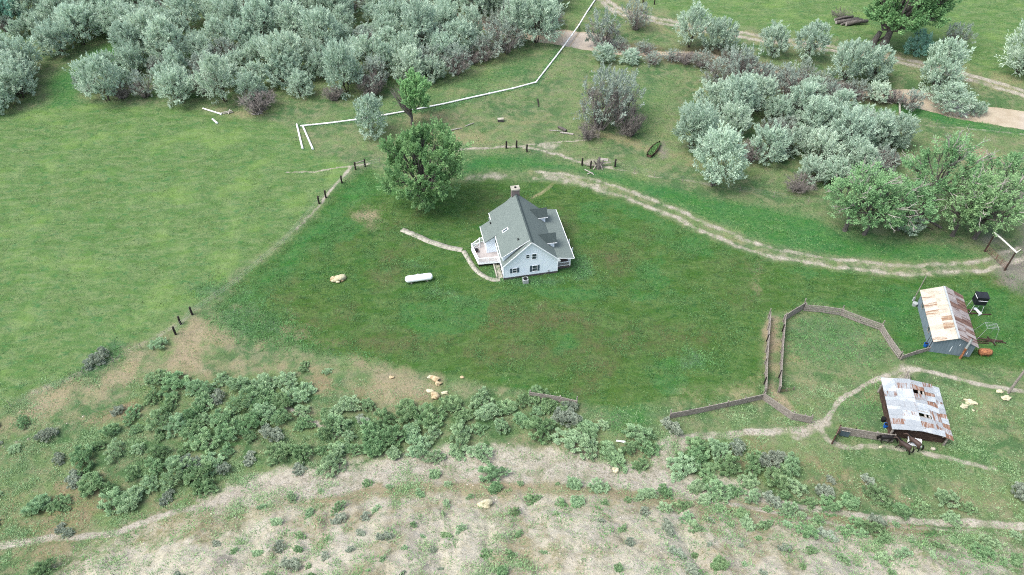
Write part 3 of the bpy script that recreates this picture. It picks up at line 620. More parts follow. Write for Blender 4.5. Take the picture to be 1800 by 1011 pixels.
def bare_bush(seed, W, H, mat, n=34, tw=9):
    r = np.random.default_rng(seed); b = MB()
    for i in range(n):
        a = r.random()*6.283; rr = math.sqrt(r.random())*W*.5; h = H*r.uniform(.55, 1.0)*(1-.35*(rr/(W*.5))**2)
        p0 = np.array([math.cos(a)*rr*.18, math.sin(a)*rr*.18, -.1]); p2 = np.array([math.cos(a)*rr, math.sin(a)*rr, h]); p1 = p0*.5+p2*.5+np.array([0, 0, h*.12])+r.normal(0, .1, 3)
        b.tube([p0, p1, p2], [.055, .035, .015], 3, False)
        for j in range(tw):
            f = r.uniform(.25, 1.); s = p1*(1-f)+p2*f if f > .5 else p0*(1-2*f)+p1*2*f
            d = unit(np.array([math.cos(a)*.6, math.sin(a)*.6, .6])+r.normal(0, .75, 3)); L = r.uniform(.35, .95)*W*.16
            b.tube([s, s+d*L], [.022, .008], 3, False)
            for q in range(3):
                g = s+d*L*r.uniform(.3, 1); d2 = unit(d+r.normal(0, .8, 3)); b.tube([g, g+d2*L*.6], [.014, .006], 3, False)
    return b
def tree_proto(name, label, cat, cm, tm, dm=None):
    t = thing(name, label, cat); link('trunk', tm, t); link('crown', cm, t)
    if dm:
        for q in dm: q.obj('dead_branch', M['deadwood'], t)
    t.location = (0, 0, -500); PROTO.append(t); return t
PROTO = []
OL = [tree_proto('silver_olive_tree', 'x', 'tree', *crown_tree(100+i, 6.4, 5.4+.45*i, .3+.1*i, 9500, (.40, .12), M['olive'], M['olivebark'], 15+i, 13, .23, .4, .13, 3)) for i in range(7)]
OD = []
for i in range(3):      # half bare olives: thin leaf, many grey twigs
    cm, tm, _ = crown_tree(140+i, 6.0, 5.2, .4, 2600, (.32, .12), M['olive_dull'], M['olivebark'], 14, 6, .22, .3, .12, 3)
    t = tree_proto('silver_olive_tree', 'x', 'tree', cm, tm); bb = bare_bush(150+i, 6.2, 4.9, M['twig'], 44, 10); bb.obj('bare_twigs', M['twig'], t); OD.append(t)
DB = []
for i in range(3):
    t = thing('bare_bush', 'x', 'bush'); bare_bush(160+i, 5.0, 3.6, M['twig'], 60, 12).obj('branches', M['twig'], t); t.location = (0, 0, -500); PROTO.append(t); DB.append(t)
BL = tree_proto('bluish_shrub_tree', 'x', 'tree', *crown_tree(171, 5.4, 4.6, .3, 8000, (.32, .13), M['bluish'], M['olivebark'], 16, 7, .22, .35, .1, 3)[:2])
CW = [tree_proto('cottonwood_tree', 'x', 'tree', *crown_tree(180+i, 11.0, 12.2, 3.6, 8600, (.31, .19), M['cotton2'], M['bark'], 19, 13, .165, .15, .36, 1, dead=22, jit=.2)) for i in range(4)]
USED = set()
def put(protos, px, py, width, label, group=None, h=None, rz=None, w0=6.4, rr=random.Random(4)):
    p = rr.choice(protos); x, y, z = at(px, py); s = width/w0
    o = dup(p, (x, y, z-.05), rr.uniform(0, 6.28) if rz is None else rz, (s*rr.uniform(.85, 1.15), s*rr.uniform(.85, 1.12), s*(h or 1)*rr.uniform(.92, 1.08)), label, group); o.rotation_euler = (rr.uniform(-.09, .09), rr.uniform(-.09, .09), o.rotation_euler[2]); return o
rp = random.Random(5)
# the grove that fills the upper left: bases as a jittered carpet inside its outline
GROVE = [(152, 172), (210, 180), (300, 180), (370, 184), (440, 190), (500, 176), (600, 168), (680, 158), (745, 146), (800, 134), (850, 120), (880, 104), (930, 86), (962, 74), (985, 50), (990, 10), (1000, -60), (-80, -60), (-80, 20), (40, 70), (100, 96), (150, 88), (196, 66), (232, 66), (228, 92), (190, 120), (160, 150)]
GP = [tuple(p[:2]) for p in atv(GROVE)]
LEFT = [(-90, 215), (0, 198), (50, 184), (78, 160), (70, 130), (50, 112), (-90, 112)]; LP = [tuple(p[:2]) for p in atv(LEFT)]
def scatter(P, sp, seed, tries=9000):
    r = np.random.default_rng(seed); A = np.array(P); lo, hi = A.min(0), A.max(0)
    c = lo+(hi-lo)*r.random((tries, 2)); c = c[inside(c[:, 0], c[:, 1], P)]; out = []
    for q in c:
        s = sp if not callable(sp) else sp(q)
        if all((q[0]-o[0])**2+(q[1]-o[1])**2 > s*s for o in out): out.append(q)
    return np.array(out)
def px_of(x, y, z=0):
    d = np.array([x, y, z-CAM_H]); zz = d@FW; return 900+CAM_F*d[0]/zz, 505.5-CAM_F*(d@UP)/zz
ptsG = scatter(GP, lambda q: 3.6+2.2*float(fbm(np.array([q[0]/9]), np.array([q[1]/9]), 77, 2)[0]), 3)
lab_n = 0
for x, y in ptsG:
    px, py = px_of(x, y)
    if px < -70 or px > 1010 or py < -55: continue
    dE = min(pdist(np.array([x]), np.array([y]), GP[:15]))
    q = rp.random(); bare = q < (.30 if dE < 5 else .13)
    ed = min(((abs(px-q_), w_) for q_, w_ in ((0, 'at the left frame edge'), (120, 'left of the green lane'), (215, 'above the left grove front'), (300, 'left of the fallen pipes'), (375, 'above the fallen white pipes'), (450, 'above the bare front bush'), (530, 'above the pipe corner'), (650, 'above the lone silver tree'), (740, 'above the half-dead tree'), (840, 'above the long pipe'), (940, 'near the creek pipe'))))[1]
    ed = ed+(', front row' if dE < 3 else ', second row' if dE < 7.5 else ', third row' if dE < 12.5 else ', by the top edge' if py < 12 else ', back rows')
    s = rp.choice((rp.uniform(4, 5.5), rp.uniform(5.4, 7), rp.uniform(6.5, 8.4)))
    put(OD if bare else OL, px, py, s, ('half bare olive ' if bare else 'small silver olive ' if s < 5.5 else 'large silver olive ' if s > 7 else 'silver olive ')+ed, 'olive trees of the big upper left grove', rp.uniform(.85, 1.12))
for k, (x, y) in enumerate(scatter(LP, 4.4, 8)):
    px, py = px_of(x, y)
    if px < -60: continue
    put(OL, px, py, rp.uniform(5.6, 7.4), 'silver olive in the clump cut off by the left frame edge', 'olive trees of the left edge clump', rp.uniform(.9, 1.15))
for px, py, wd, lb in ((455, 196, 6.5, 'bare grey bush at the grove front above the fallen white pipes'), (215, 172, 4.6, 'bare grey bush near the left end of the grove front'), (655, 168, 6.4, 'wide tangled bare bush at the grove front left of the half-dead tree'), (588, 176, 4.6, 'bare bush hanging out of the grove front above the pipe corner'), (830, 112, 4, 'bare bush at the right end of the grove front, above the long pipe')):
    put(DB, px, py, wd, lb, None, 1.0, w0=5.0)
# olives of the right half, each from its place in the photograph: base x, base y, crown width in m, kind, where
cen = 'olive trees of the clump right of centre'; crk = 'olive trees along the creek'
OLIVES = [
 (652, 236, 5.6, 'o', 'small round silver olive standing alone over the white pipe', None, 1.15),
 (1252, 326, 9.2, 'o', 'round pale olive standing alone above the driveway', None, .92),
 (1060, 86, 7.5, 's', 'sparse tall olive right of the pipe over the creek', crk, 1.2), (1116, 52, 5.5, 's', 'sparse thin olive beside the far dirt road', crk, 1.25),
 (1210, 84, 6.6, 'o', 'pale olive, left of the close pair below the far road', crk, 1.05), (1262, 92, 7.2, 'o', 'pale olive, right of the close pair below the far road', crk, 1.),
 (1356, 96, 6.6, 'o', 'round pale olive below the far road left of a leaning one', crk, .95), (1416, 104, 6.2, 'o', 'tall olive leaning right beside the far road', crk, 1.15),
 (1484, 142, 8.6, 'o', 'broad olive below the big twin-trunk cottonwood', crk, 1.0), (1532, 138, 6.4, 'o', 'olive right of the broad one below the twin-trunk cottonwood', crk, .95),
 (1640, 166, 8.4, 'o', 'tall olive between the far road and the open creek bend', crk, 1.05), (1676, 86, 6.2, 'd', 'greyish half bare tree on the meadow above the road', None, .95), (1786, 130, 9.6, 'o', 'large pale olive cut by the right frame edge, far meadow', None, .95),
 (1664, 200, 6.2, 'o', 'olive leaning over the open creek bend', crk, .7), (1716, 204, 3.2, 'o', 'small olive standing in the creek on the right', crk, 1.), (1598, 190, 5, 'd', 'grey bare-stemmed bush at the head of the creek bend', crk, .8),
 (1062, 108, 4.6, 'o', 'low olive at the creek bank beside the muddy pool', crk, .6), (1108, 110, 4.4, 'o', 'low olive second from the muddy pool', crk, .6), (1148, 112, 4.2, 'd', 'low brownish olive on the creek bank below the pale pair', crk, .6), (1182, 106, 4., 'd', 'low grey olive on the creek bank, third from the pool', crk, .6),
 (1090, 92, 4.5, 'd', 'dull olive behind the low creek-bank row', crk, .8), (1232, 118, 4.5, 'd', 'dull olive below the pale pair', crk, .8),
 (1052, 226, 9.4, 'd', 'wide grey half-dead tree, left of the bare clump in the middle meadow', None, 1.5), (1108, 238, 6, 'b', 'bare grey bush on the right of the half-dead clump', None, 1.3), (1034, 244, 4, 'b', 'bare drooping bush at the left foot of the half-dead clump', None, 1.1), (1088, 212, 7.4, 'd', 'grey half-dead tree behind the bare clump in the middle meadow', None, 1.4),
 (1262, 152, 6.6, 'd', 'brownish olive at the upper left of the clump', cen, 1.0), (1300, 140, 6.2, 's', 'thin olive at the top of the clump', cen, 1.15), (1244, 196, 6.2, 'o', '', cen, 1.), (1290, 214, 7.2, 'o', '', cen, 1.), (1336, 160, 5.8, 'd', '', cen, 1.), (1330, 196, 6., 'o', '', cen, 1.),
 (1386, 172, 6., 'd', '', cen, 1.), (1214, 262, 7.2, 'o', 'silver olive at the left end of the clump with drooping twigs', cen, 1.1), (1288, 240, 5.6, 'o', '', cen, 1.), (1345, 284, 6.6, 'o', 'olive at the bottom left of the clump beside a bare bush', cen, 1.), (1318, 282, 4.6, 'b', 'bare brown bush at the bottom left of the clump', None, 1.15),
 (1400, 206, 6., 'o', '', cen, 1.), (1424, 234, 6.4, 'o', '', cen, 1.), (1452, 188, 5.6, 's', '', cen, 1.), (1452, 248, 7., 'o', '', cen, 1.), (1484, 268, 7.4, 'o', '', cen, 1.), (1440, 290, 6.8, 'o', '', cen, 1.), (1426, 318, 5, 'o', 'low olive at the bottom of the clump above the cottonwoods', cen, .9), (1378, 236, 4.6, 'd', '', cen, .9),
 (1512, 242, 6., 'd', '', cen, .9), (1566, 258, 5.8, 'o', 'olive at the right end of the clump', cen, 1.), (1534, 262, 5.8, 'o', '', cen, 1.), (1500, 296, 5.6, 'o', '', cen, .9), (1562, 290, 4.4, 'b', 'pinkish bare bush at the right end of the clump above the cottonwoods', None, .9), (1404, 334, 5.4, 'b', 'low bare brown bush left of the cottonwood grove', None, .7),
 (1130, 98, 4.5, 'd', 'dull low bush on the far bank of the narrow creek', crk, .7), (1205, 112, 4.6, 'b', 'bare bush in the narrow creek bed, left', None, .8), (1282, 112, 4.6, 'd', 'half bare bush above the narrow creek, left', crk, .8), (1312, 128, 4.6, 'd', 'half bare bush in the narrow creek, second', crk, .9), (1346, 132, 4.4, 'b', 'bare bush in the narrow creek, second', None, .8), (1378, 146, 5, 'd', 'half bare bush in the narrow creek, third', crk, .9), (1412, 144, 4.8, 's', 'thin olive above the narrow creek', crk, 1.), (1440, 160, 5, 'd', 'half bare bush in the narrow creek, fourth', crk, .9), (1470, 166, 4.6, 'b', 'bare bush in the narrow creek below the broad olive', None, .9), (1502, 172, 5.2, 'd', 'half bare bush below the twin-trunk cottonwood at the creek', crk, .8), (1540, 176, 4.8, 'o', 'low olive at the creek below the twin-trunk cottonwood', crk, .6), (1568, 180, 4.6, 'b', 'bare bush left of the creek bend', None, .8),
 (1470, 222, 5.6, 'o', '', cen, 1.), (1505, 226, 5.2, 'o', '', cen, .9), (1545, 236, 5, 'o', '', cen, .9), (1362, 214, 5.4, 'o', '', cen, 1.), (1312, 180, 5.6, 'o', '', cen, .95), (1228, 232, 5, 'o', '', cen, 1.), (1398, 268, 5.4, 'o', '', cen, .95), (1370, 262, 4.6, 's', '', cen, .9), (1274, 186, 5, 'o', '', cen, 1.), (1418, 186, 5.2, 'o', '', cen, .95), (1350, 240, 4.6, 'd', '', cen, .9),
 (1540, 300, 5, 'd', '', cen, 1.), (1390, 200, 4.5, 's', '', cen, 1.), (1592, 402, 4.4, 'o', 'small silver olive low under the cottonwoods', None, .6), (1465, 320, 5.4, 'o', '', cen, .9), (1512, 312, 5, 'o', '', cen, .9)]
for px, py, wd, k, lb, g, h in OLIVES:
    lb = lb or ('leafy silver olive inside the clump right of centre' if k == 'o' else 'half bare olive inside the clump right of centre')
    if k == 's': o = put(OD, px, py, wd, lb, g, h*1.05, w0=6.2)
    elif k == 'b': o = put(DB, px, py, wd, lb, g, h, w0=5.0)
    elif k == 'd': o = put(OD, px, py, wd, lb, g, h, w0=6.1)
    else: o = put(OL, px, py, wd, lb, g, h)
put([BL], 1606, 96, 5.2, 'bluish green round shrub right of the twin-trunk cottonwood', None, .95, w0=5.4)
for px, py, wd, lb in ((22, 44, 7, 'dark green tree in the upper left corner'),): put([BL], px, py, wd, lb, None, 1.1, w0=5.4)
# cottonwoods
cm, tm, _ = crown_tree(203, 13.4, 13.2, 2.2, 38000, (.29, .23), M['cotton'], M['bark'], 30, 15, .135, .4, .5, 1, flat=1.4, plume=1.25, jit=.2)
t = tree_proto('cottonwood_tree', 'tall full green cottonwood standing beside the house lawn', 'tree', cm, tm); PROTO.remove(t); x, y, z = at(748, 361); t.location = (x, y, z)
cm, tm, _ = crown_tree(201, 17, 18, 3.2, 30000, (.42, .32), M['cotton'], M['bark'], 34, 13, .15, -.1, .85, 1, lean=(6.2, 1.5))
t = tree_proto('cottonwood_tree', 'large cottonwood with a dark leaning trunk cut off by the top frame edge', 'tree', cm, tm); PROTO.remove(t); x, y, z = at(1546, 88); t.location = (x, y, z)
b = MB(); r = np.random.default_rng(7)
b.tube([(0, 0, -.2), (.1, 0, .5), (.5, .1, 2.2), (.9, .1, 3.6)], [1.15, .8, .62, .5], 9); b.tube([(.5, .1, 1.2), (1.5, 0, 1.9), (2.4, .1, 2.8)], [.3, .2, .12], 6)
t = tag(b.obj('broken_tree_trunk', M['bark'], None, True), 'thick broken grey trunk standing left of the leaning cottonwood', 'tree'); t.location = at(1531, 84)
for i, (px, py, wd, h, lb) in enumerate(((1485, 405, 10.5, .92, 'cottonwood at the left end of the right grove with a forked pale trunk'), (1519, 412, 9.6, .86, 'second cottonwood from the left in the right grove, straight trunk'), (1578, 404, 9., .8, 'third cottonwood of the right grove with bleached twigs'), (1622, 378, 11.5, 1., 'tallest cottonwood at the back of the right grove'), (1674, 414, 9.8, .88, 'cottonwood of the right grove with two dark trunks beside the gate'), (1713, 419, 10.4, .9, 'rightmost cottonwood of the right grove, dead white limbs over the gate'), (1735, 372, 10.2, .85, 'pale cottonwood at the back right of the right grove'))):
    x, y, z = at(px, py); s = wd/11.; dup(CW[i % 4], (x, y, z-.05), i*1.7+.4, (s, s, s*h*1.02), lb, 'cottonwoods of the right grove')
# half dead tree behind the house: forked bare trunk, green only at its upper right
cm, tm, _ = crown_tree(210, 9.0, 9.6, 2.0, 10000, (.34, .24), M['cotton'], M['bark'], 22, 11, .16, .4, .26, 1, keep=lambda c: c[0] > -.6 and c[2] > 3.6)
t = tree_proto('half_dead_tree', 'half-dead tree with a forked bare trunk, green only at the upper right', 'tree', cm, tm); PROTO.remove(t); t.location = at(724, 218)
b = MB(); r = np.random.default_rng(3)
for i in range(9):
    a = math.pi+r.uniform(-1.1, 1.1); L = r.uniform(4.0, 6.8); e = np.array([math.cos(a)*L*.55, math.sin(a)*L*.4, 1.4+L]); s = np.array([0, 0, 1.4])
    mid = s*.5+e*.5+r.normal(0, .2, 3); b.tube([s, mid, e], [.17, .1, .03], 4, False)
    for j in range(8):
        f = r.uniform(.3, 1); p = s*(1-f)+e*f; d = unit(unit(e-s)+r.normal(0, .6, 3)); l2 = r.uniform(.6, 1.8); b.tube([p, p+d*l2], [.045, .012], 3, False)
b.obj('bare_limbs', M['twig'], t)
# ---- sagebrush on the slope
SG = []
for i in range(6):
    r = np.random.default_rng(300+i); W, H = 2.5, 1.5; lob = 13
    th = np.arange(lob)*2.39996+i; rr = np.sqrt((np.arange(lob)+.5)/lob)*W*.46*r.uniform(.8, 1.15, lob)
    c = np.stack([np.cos(th)*rr, np.sin(th)*rr*r.uniform(.7, 1), H*.62*(1-.55*(rr/(W*.5))**2)*r.uniform(.7, 1.15, lob)], 1)
    per = 6; sub = unit(r.normal(size=(lob, per, 3))+np.array([0, 0, .6])); cr = r.uniform(.24, .42, (lob, 1, 1))
    q = (c[:, None]+sub*cr).reshape(-1, 3); n = 60; m = len(q)*n
    g = unit(r.normal(size=(m, 3)))*(r.random((m, 1))**.5)
    P = np.repeat(q, n, 0)+g*.2; P[:, 2] = np.abs(P[:, 2])+.03
    D = np.repeat(sub.reshape(-1, 3), n, 0)*.8+g*.5+np.array([0, 0, .45])+r.normal(0, .25, (m, 3))
    lc = np.clip(np.repeat(r.random(len(q)), n)*.6+r.random(m)*.4, 0, 1)
    sm = leaves('sagebrush', M['sage'] if i < 5 else M['sage_grey'], P, D, unit(g*.7+r.normal(0, .45, (m, 3))+np.array([0, 0, 1.])), .17*r.uniform(.7, 1.4, m), .06*r.uniform(.7, 1.4, m), lc)
    b = MB()
    for k in range(lob): b.tube([(c[k][0]*.15, c[k][1]*.15, -.1), (c[k][0]*.6, c[k][1]*.6, c[k][2]*.45), c[k]], [.045, .03, .012], 3, False)
    t = thing('sagebrush', 'x', 'shrub'); link('foliage', sm, t); b.obj('stems', M['twig'], t); t.location = (0, 0, -500); PROTO.append(t); SG.append(t)
nsage = 0; PLACED = []
def sage_at(x, y, wd, label, group, grey=False):
    global nsage
    nsage += 1; PLACED.append((x, y, wd))
    p = SG[5] if grey else SG[rp.randrange(5)]; s = wd/2.5; z = hgt(x, y); lo = .8 if wd < 2 else 1.
    dup(p, (x, y, z-.04), rp.uniform(0, 6.28), (s*rp.uniform(.85, 1.3), s*rp.uniform(.75, 1.05), s*lo*rp.uniform(.6, .95)), label, group)
PATCH = [
 ('the dense left patch', [(245, 692), (275, 668), (350, 658), (440, 668), (500, 662), (545, 690), (520, 712), (560, 740), (600, 780), (596, 822), (525, 836), (500, 806), (450, 800), (430, 842), (345, 866), (250, 888), (196, 886), (126, 852), (150, 800), (160, 770), (192, 742), (240, 722)], 2.15, (2.3, 3.5)),
 ('the long patch below the tan boulders', [(566, 730), (590, 722), (640, 700), (664, 704), (690, 728), (760, 716), (840, 704), (900, 702), (940, 688), (1000, 708), (1008, 740), (950, 758), (880, 776), (846, 802), (770, 806), (700, 820), (630, 806), (600, 765)], 2.1, (2.3, 3.4)),
 ('the patch left of the path bend', [(985, 782), (1040, 742), (1066, 742), (1075, 790), (1110, 770), (1130, 750), (1180, 740), (1198, 760), (1150, 776), (1138, 806), (1090, 822), (1010, 806)], 2.1, (2.0, 3.0)),
 ('the patch right of the path bend', [(1192, 800), (1240, 782), (1300, 790), (1336, 806), (1392, 824), (1400, 862), (1396, 878), (1330, 888), (1270, 870), (1226, 868), (1200, 836)], 2.15, (2.2, 3.2)),
 ('the band below the low shed', [(1418, 860), (1460, 866), (1520, 860), (1560, 878), (1600, 870), (1670, 872), (1700, 886), (1704, 920), (1640, 926), (1560, 900), (1500, 896), (1424, 892)], 2.2, (2.0, 2.9)),
]
WHERE = ['leftmost shrub of ', 'rightmost shrub of ', 'topmost shrub of ', 'lowest shrub of ']
for nm, poly, sp, (w0, w1) in PATCH:
    P = [tuple(p[:2]) for p in atv(poly)]; pts = scatter(P, lambda q: 1.2+2.1*(1-float(fbm(np.array([q[0]/4.5]), np.array([q[1]/4.5]), 87, 2)[0])), 17, 3000)
    pp = [px_of(x, y, hgt(x, y)) for x, y in pts]; ex = {int(np.argmin([p[0] for p in pp])): 0, int(np.argmax([p[0] for p in pp])): 1, int(np.argmin([p[1] for p in pp])): 2, int(np.argmax([p[1] for p in pp])): 3}
    for i, (x, y) in enumerate(pts):
        grey = rp.random() < .14; wd = rp.uniform(w0*.8, w1*1.12)
        fy = (pp[i][1]-min(p[1] for p in pp))/(max(p[1] for p in pp)-min(p[1] for p in pp)); lab = 'sagebrush, '+WHERE[ex[i]]+nm if i in ex else ('pale grey sagebrush, ' if grey else 'broad green sagebrush, ' if wd > (w0+w1)/2 else 'smaller green sagebrush, ')+('upper part of ' if fy < .3 else 'upper middle of ' if fy < .52 else 'lower middle of ' if fy < .75 else 'lower part of ')+nm
        sage_at(x, y, wd, lab, 'sagebrush of '+nm, grey)
SINGLE = [(938, 706, 2.2, 'left of three shrubs hiding the half hidden board fence'), (962, 716, 2.3, 'middle of three shrubs hiding the half hidden board fence'), (992, 722, 2.2, 'right of three shrubs hiding the half hidden board fence'), (70, 892, 2.6, 'green shrub alone above the thin path at the far left'), (208, 724, 1.9, 'grey-green shrub beside the reddish bare patch'), (120, 938, 1.6, 'right of two grey shrubs touching the left path'), (106, 930, 1.4, 'left of two grey shrubs touching the left path'), (150, 868, 1.6, 'small pale shrub left of the dense patch'), (866, 836, 3.0, 'isolated dark green shrub between two pale paths in the centre'), (764, 836, 1.9, 'small green shrub on the pale band left of the isolated one'), (1122, 822, 2.0, 'round shrub left of the path bend'), (534, 648, 1.8, 'shrub on the bare soil above the dense patch'), (575, 655, 1.3, 'small shrub right of the one on the bare soil'), (280, 608, 2.4, 'round green shrub below the three dark fence posts'), (180, 630, 2.6, 'bluish grey shrub at the pasture corner'), (160, 640, 2.2, 'lower bluish grey shrub at the pasture corner'), (1790, 868, 2.6, 'grey shrub cut by the right frame edge'), (1525, 848, 2., 'greyish round shrub above the band below the low shed'), (76, 1002, 2.2, 'green shrub at the bottom left corner'), (1460, 845, 1.4, 'bare grey shrub left of the greyish round shrub')]
for px, py, wd, lb in SINGLE:
    x, y, z = at(px, py); sage_at(x, y, wd, lb, None, 'grey' in lb)
SCAT = [('on the far left slope', [(0, 740), (70, 745), (150, 790), (120, 850), (160, 880), (60, 940), (-60, 950), (-60, 760)], 3.3, (1.3, 2.3), 22, .4),
        ('along the badland top', [(420, 905), (600, 850), (800, 850), (1000, 852), (1000, 888), (800, 890), (620, 900), (500, 930)], 2.3, (1.0, 1.9), 34, .1),
        ('along the badland top', [(1000, 852), (1140, 862), (1300, 892), (1480, 912), (1700, 932), (1800, 940), (1800, 990), (1500, 955), (1250, 920), (1000, 888)], 2.2, (1.1, 2.1), 50, .1),
        ('low on the badland', [(330, 960), (600, 900), (900, 900), (1200, 930), (1500, 960), (1800, 990), (1800, 1040), (200, 1040)], 2.0, (.9, 1.8), 70, .4)]
for nm, poly, sp, (w0, w1), cap, gq in SCAT:
    P = [tuple(p[:2]) for p in atv(poly)]; pts = scatter(P, lambda q: sp*(.45+1.3*(1-float(fbm(np.array([q[0]/5]), np.array([q[1]/3]), 97, 2)[0]))), 23, 2500); rp.shuffle(pl := list(map(tuple, pts)))
    for x, y in pl[:cap]:
        if nsage >= 297: break
        grey = rp.random() < gq; wd = w0*.8+(w1*1.1-w0*.8)*rp.random()**1.6
        sage_at(x, y, wd, ('tiny ' if wd < w0*1.15 else 'small ')+('grey sagebrush ' if grey else 'green sagebrush ')+nm+('' if 'left slope' in nm else ', left of the white stone' if px_of(x, y)[0] < 1080 and px_of(x, y)[0] > 853 else ', left of the yellowish boulder' if px_of(x, y)[0] <= 853 else ', below the path bend' if px_of(x, y)[0] < 1400 else ', below the sheds'), 'scattered sagebrush '+nm, grey)
# ---- stuff: small sage tufts, grass, weeds, loose stones
def tuft_stuff(name, pts, lab, mat, hgt_, n, lw, spread, seed, lcf=None):
    r = np.random.default_rng(seed); k = len(pts); m = k*n
    sz = np.repeat(r.uniform(.55, 1.35, k), n); base = np.repeat(pts, n, 0)
    off = r.normal(0, 1, (m, 2))*spread*sz[:, None]; L = hgt_*sz*r.uniform(.6, 1.3, m)
    D = np.stack([off[:, 0]/spread*.7+r.normal(0, .5, m), off[:, 1]/spread*.7+r.normal(0, .5, m), np.ones(m)*.7], 1); D = unit(D)
    P = np.stack([base[:, 0]+off[:, 0], base[:, 1]+off[:, 1], base[:, 2]], 1)+D*(L*.42)[:, None]
    Nr = np.stack([r.normal(0, .6, m), r.normal(0, .6, m), 1+r.normal(0, .3, m)], 1)
    lc = np.clip(np.repeat(r.random(k), n)*.7+r.random(m)*.3, 0, 1) if lcf is None else np.repeat(lcf, n)
    o = link(name, leaves(name, mat, P, D, Nr, L, lw*sz, lc)); return tag(o, lab, None, None, 'stuff')
def sample(mask_fn, n, seed, ymax=190):
    r = np.random.default_rng(seed); wgt = mask_fn()*(inner & (GY < ymax) & (np.abs(GX) < 42+.52*GY)); area = (.085+.00215*GY)*(2*1.22*(36+.474*GY)/780)
    p = wgt*area; p = np.where(p > 0, p, 0); p /= p.sum(); i = r.choice(len(GX), n, p=p)
    x = GX[i]+r.uniform(-.2, .2, n); y = GY[i]+r.uniform(-.2, .2, n); return np.stack([x, y, height(x, y)-.02], 1)
clump = sstep(.5, .72, fbm(GX/2.2, GY/2.2, 91, 3)); clump2 = sstep(.46, .66, fbm(GX/6, GY/6, 95, 3)); bare = np.clip(MASK['gravel']+MASK['mud'], 0, 1); dry_ = np.clip(MASK['clay']+MASK['soil']*.8, 0, 1)
tuft_stuff('sage_tufts', sample(lambda: (GY < 64)*(GY > 30)*(.1+clump*clump2)*(1-.6*MASK['gravel'])*(1-MASK['weed'])*(1-MASK['lawn']), 9000, 41), 'small grey-green sage tufts on the slope and badland', M['sage'], .24, 20, .06, .26, 42)
tuft_stuff('rank_weeds', sample(lambda: np.clip(MASK['weed']*1.2+.10*MASK['lush']*clump, 0, 1)*(1-bare), 4200, 43), 'rank green weeds by the house, corral and fence corner', M['weed'], .28, 12, .07, .24, 44)
tuft_stuff('grass', sample(lambda: (.25+clump)*(1-bare)*(1-.6*dry_)*(1-.25*MASK['pasture'])*(1-.75*MASK['lawn']), 50000, 45), 'short meadow grass', leafmat('meadow_grass_blade', LF(120, 142, 92), LF(92, 122, 76), None, .3), .26, 5, .06, .16, 46)
tuft_stuff('lawn_grass', sample(lambda: MASK['lawn']*(.2+clump)*(1-bare), 22000, 47), 'taller dark lawn grass round the house', leafmat('lawn_grass_blade', LF(90, 122, 70), LF(70, 104, 60), None, .3), .26, 5, .06, .16, 48)
r = np.random.default_rng(61); sp_ = sample(lambda: (GY < 60)*np.clip(MASK['clay']*.7+MASK['gravel']+.15*MASK['soil'], 0, 1)*(.2+clump), 3600, 62); b = MB()
oct_ = np.array([(1, 0, 0), (0, 1, 0), (-1, 0, 0), (0, -1, 0), (0, 0, 1), (0, 0, -1)], float); of = np.array([(0, 1, 4), (1, 2, 4), (2, 3, 4), (3, 0, 4), (1, 0, 5), (2, 1, 5), (3, 2, 5), (0, 3, 5)])
sz = .05+.16*r.random(len(sp_))**4; V = sp_[:, None, :]+oct_[None]*sz[:, None, None]*r.uniform(.6, 1.3, (len(sp_), 6, 1))*np.array([1, 1, .7])
F = (np.arange(len(sp_))[:, None, None]*6+of[None]).reshape(-1, 3)
tag(link('loose_stones', npmesh('loose_stones', V.reshape(-1, 3), F, M['stone'])), 'loose pale stones on the path and badland', None, None, 'stuff')
for t in PROTO:
    for ch in list(t.children):
        for g in list(ch.children): bpy.data.objects.remove(g)
        bpy.data.objects.remove(ch)
    bpy.data.objects.remove(t)

# one label per thing: things that would still read alike are told apart by their order from left to right
ORD = 'first second third fourth fifth sixth seventh eighth ninth tenth eleventh twelfth thirteenth fourteenth fifteenth sixteenth seventeenth eighteenth nineteenth twentieth'.split()
same = {}
for o in COL.objects:
    if o.parent is None and 'label' in o and 'group' in o: same.setdefault(o['label'], []).append(o)
for lb, os_ in same.items():
    if len(os_) < 2: continue
    os_.sort(key=lambda o: px_of(*o.location)[0])
    for i, o in enumerate(os_): o['label'] = lb+(', '+ORD[i]+' from left' if i < 20 else ', far right')
# ------------------------------------------------------------------ the house
hx, hy, hr = HOUSE; HW_, HL = 8.15, 10.98; SLO = (7.12-2.93)/4.355; RX, RZ = 4.075, 7.12
def zr(x): return RZ-SLO*abs(x-RX)
def zd(x): return RZ-.649*(RX-x)
house = thing('farmhouse', 'white two-storey farmhouse with grey-green roof, two dormers, deck and porch', 'house', (hx, hy, 0), hr)
MB().box(-.03, HW_+.03, -.03, HL+.03, -.5, .36).obj('foundation', M['stonebase'], house)
g = [(0, .36), (HW_, .36), (HW_, zr(HW_)-.2), (RX, RZ-.22), (0, zr(0)-.2)]
b = MB(); k = len(g); b.add([(x, 0, z) for x, z in g]+[(x, HL, z) for x, z in g], [tuple(range(k)), tuple(range(k, 2*k))[::-1]]+[(i, i+k, (i+1) % k+k, (i+1) % k) for i in range(k)])
wall = b.obj('wall', M['siding'], house)
b = MB(); b.slab([(RX, -.42, RZ), (8.43, -.42, 2.93), (8.43, 11.35, 2.93), (RX, 11.35, RZ)], .15); b.slab([(-.28, -.42, 2.93), (RX-.003, -.42, RZ), (RX-.003, 11.35, RZ), (-.28, 11.35, 2.93)], .15)
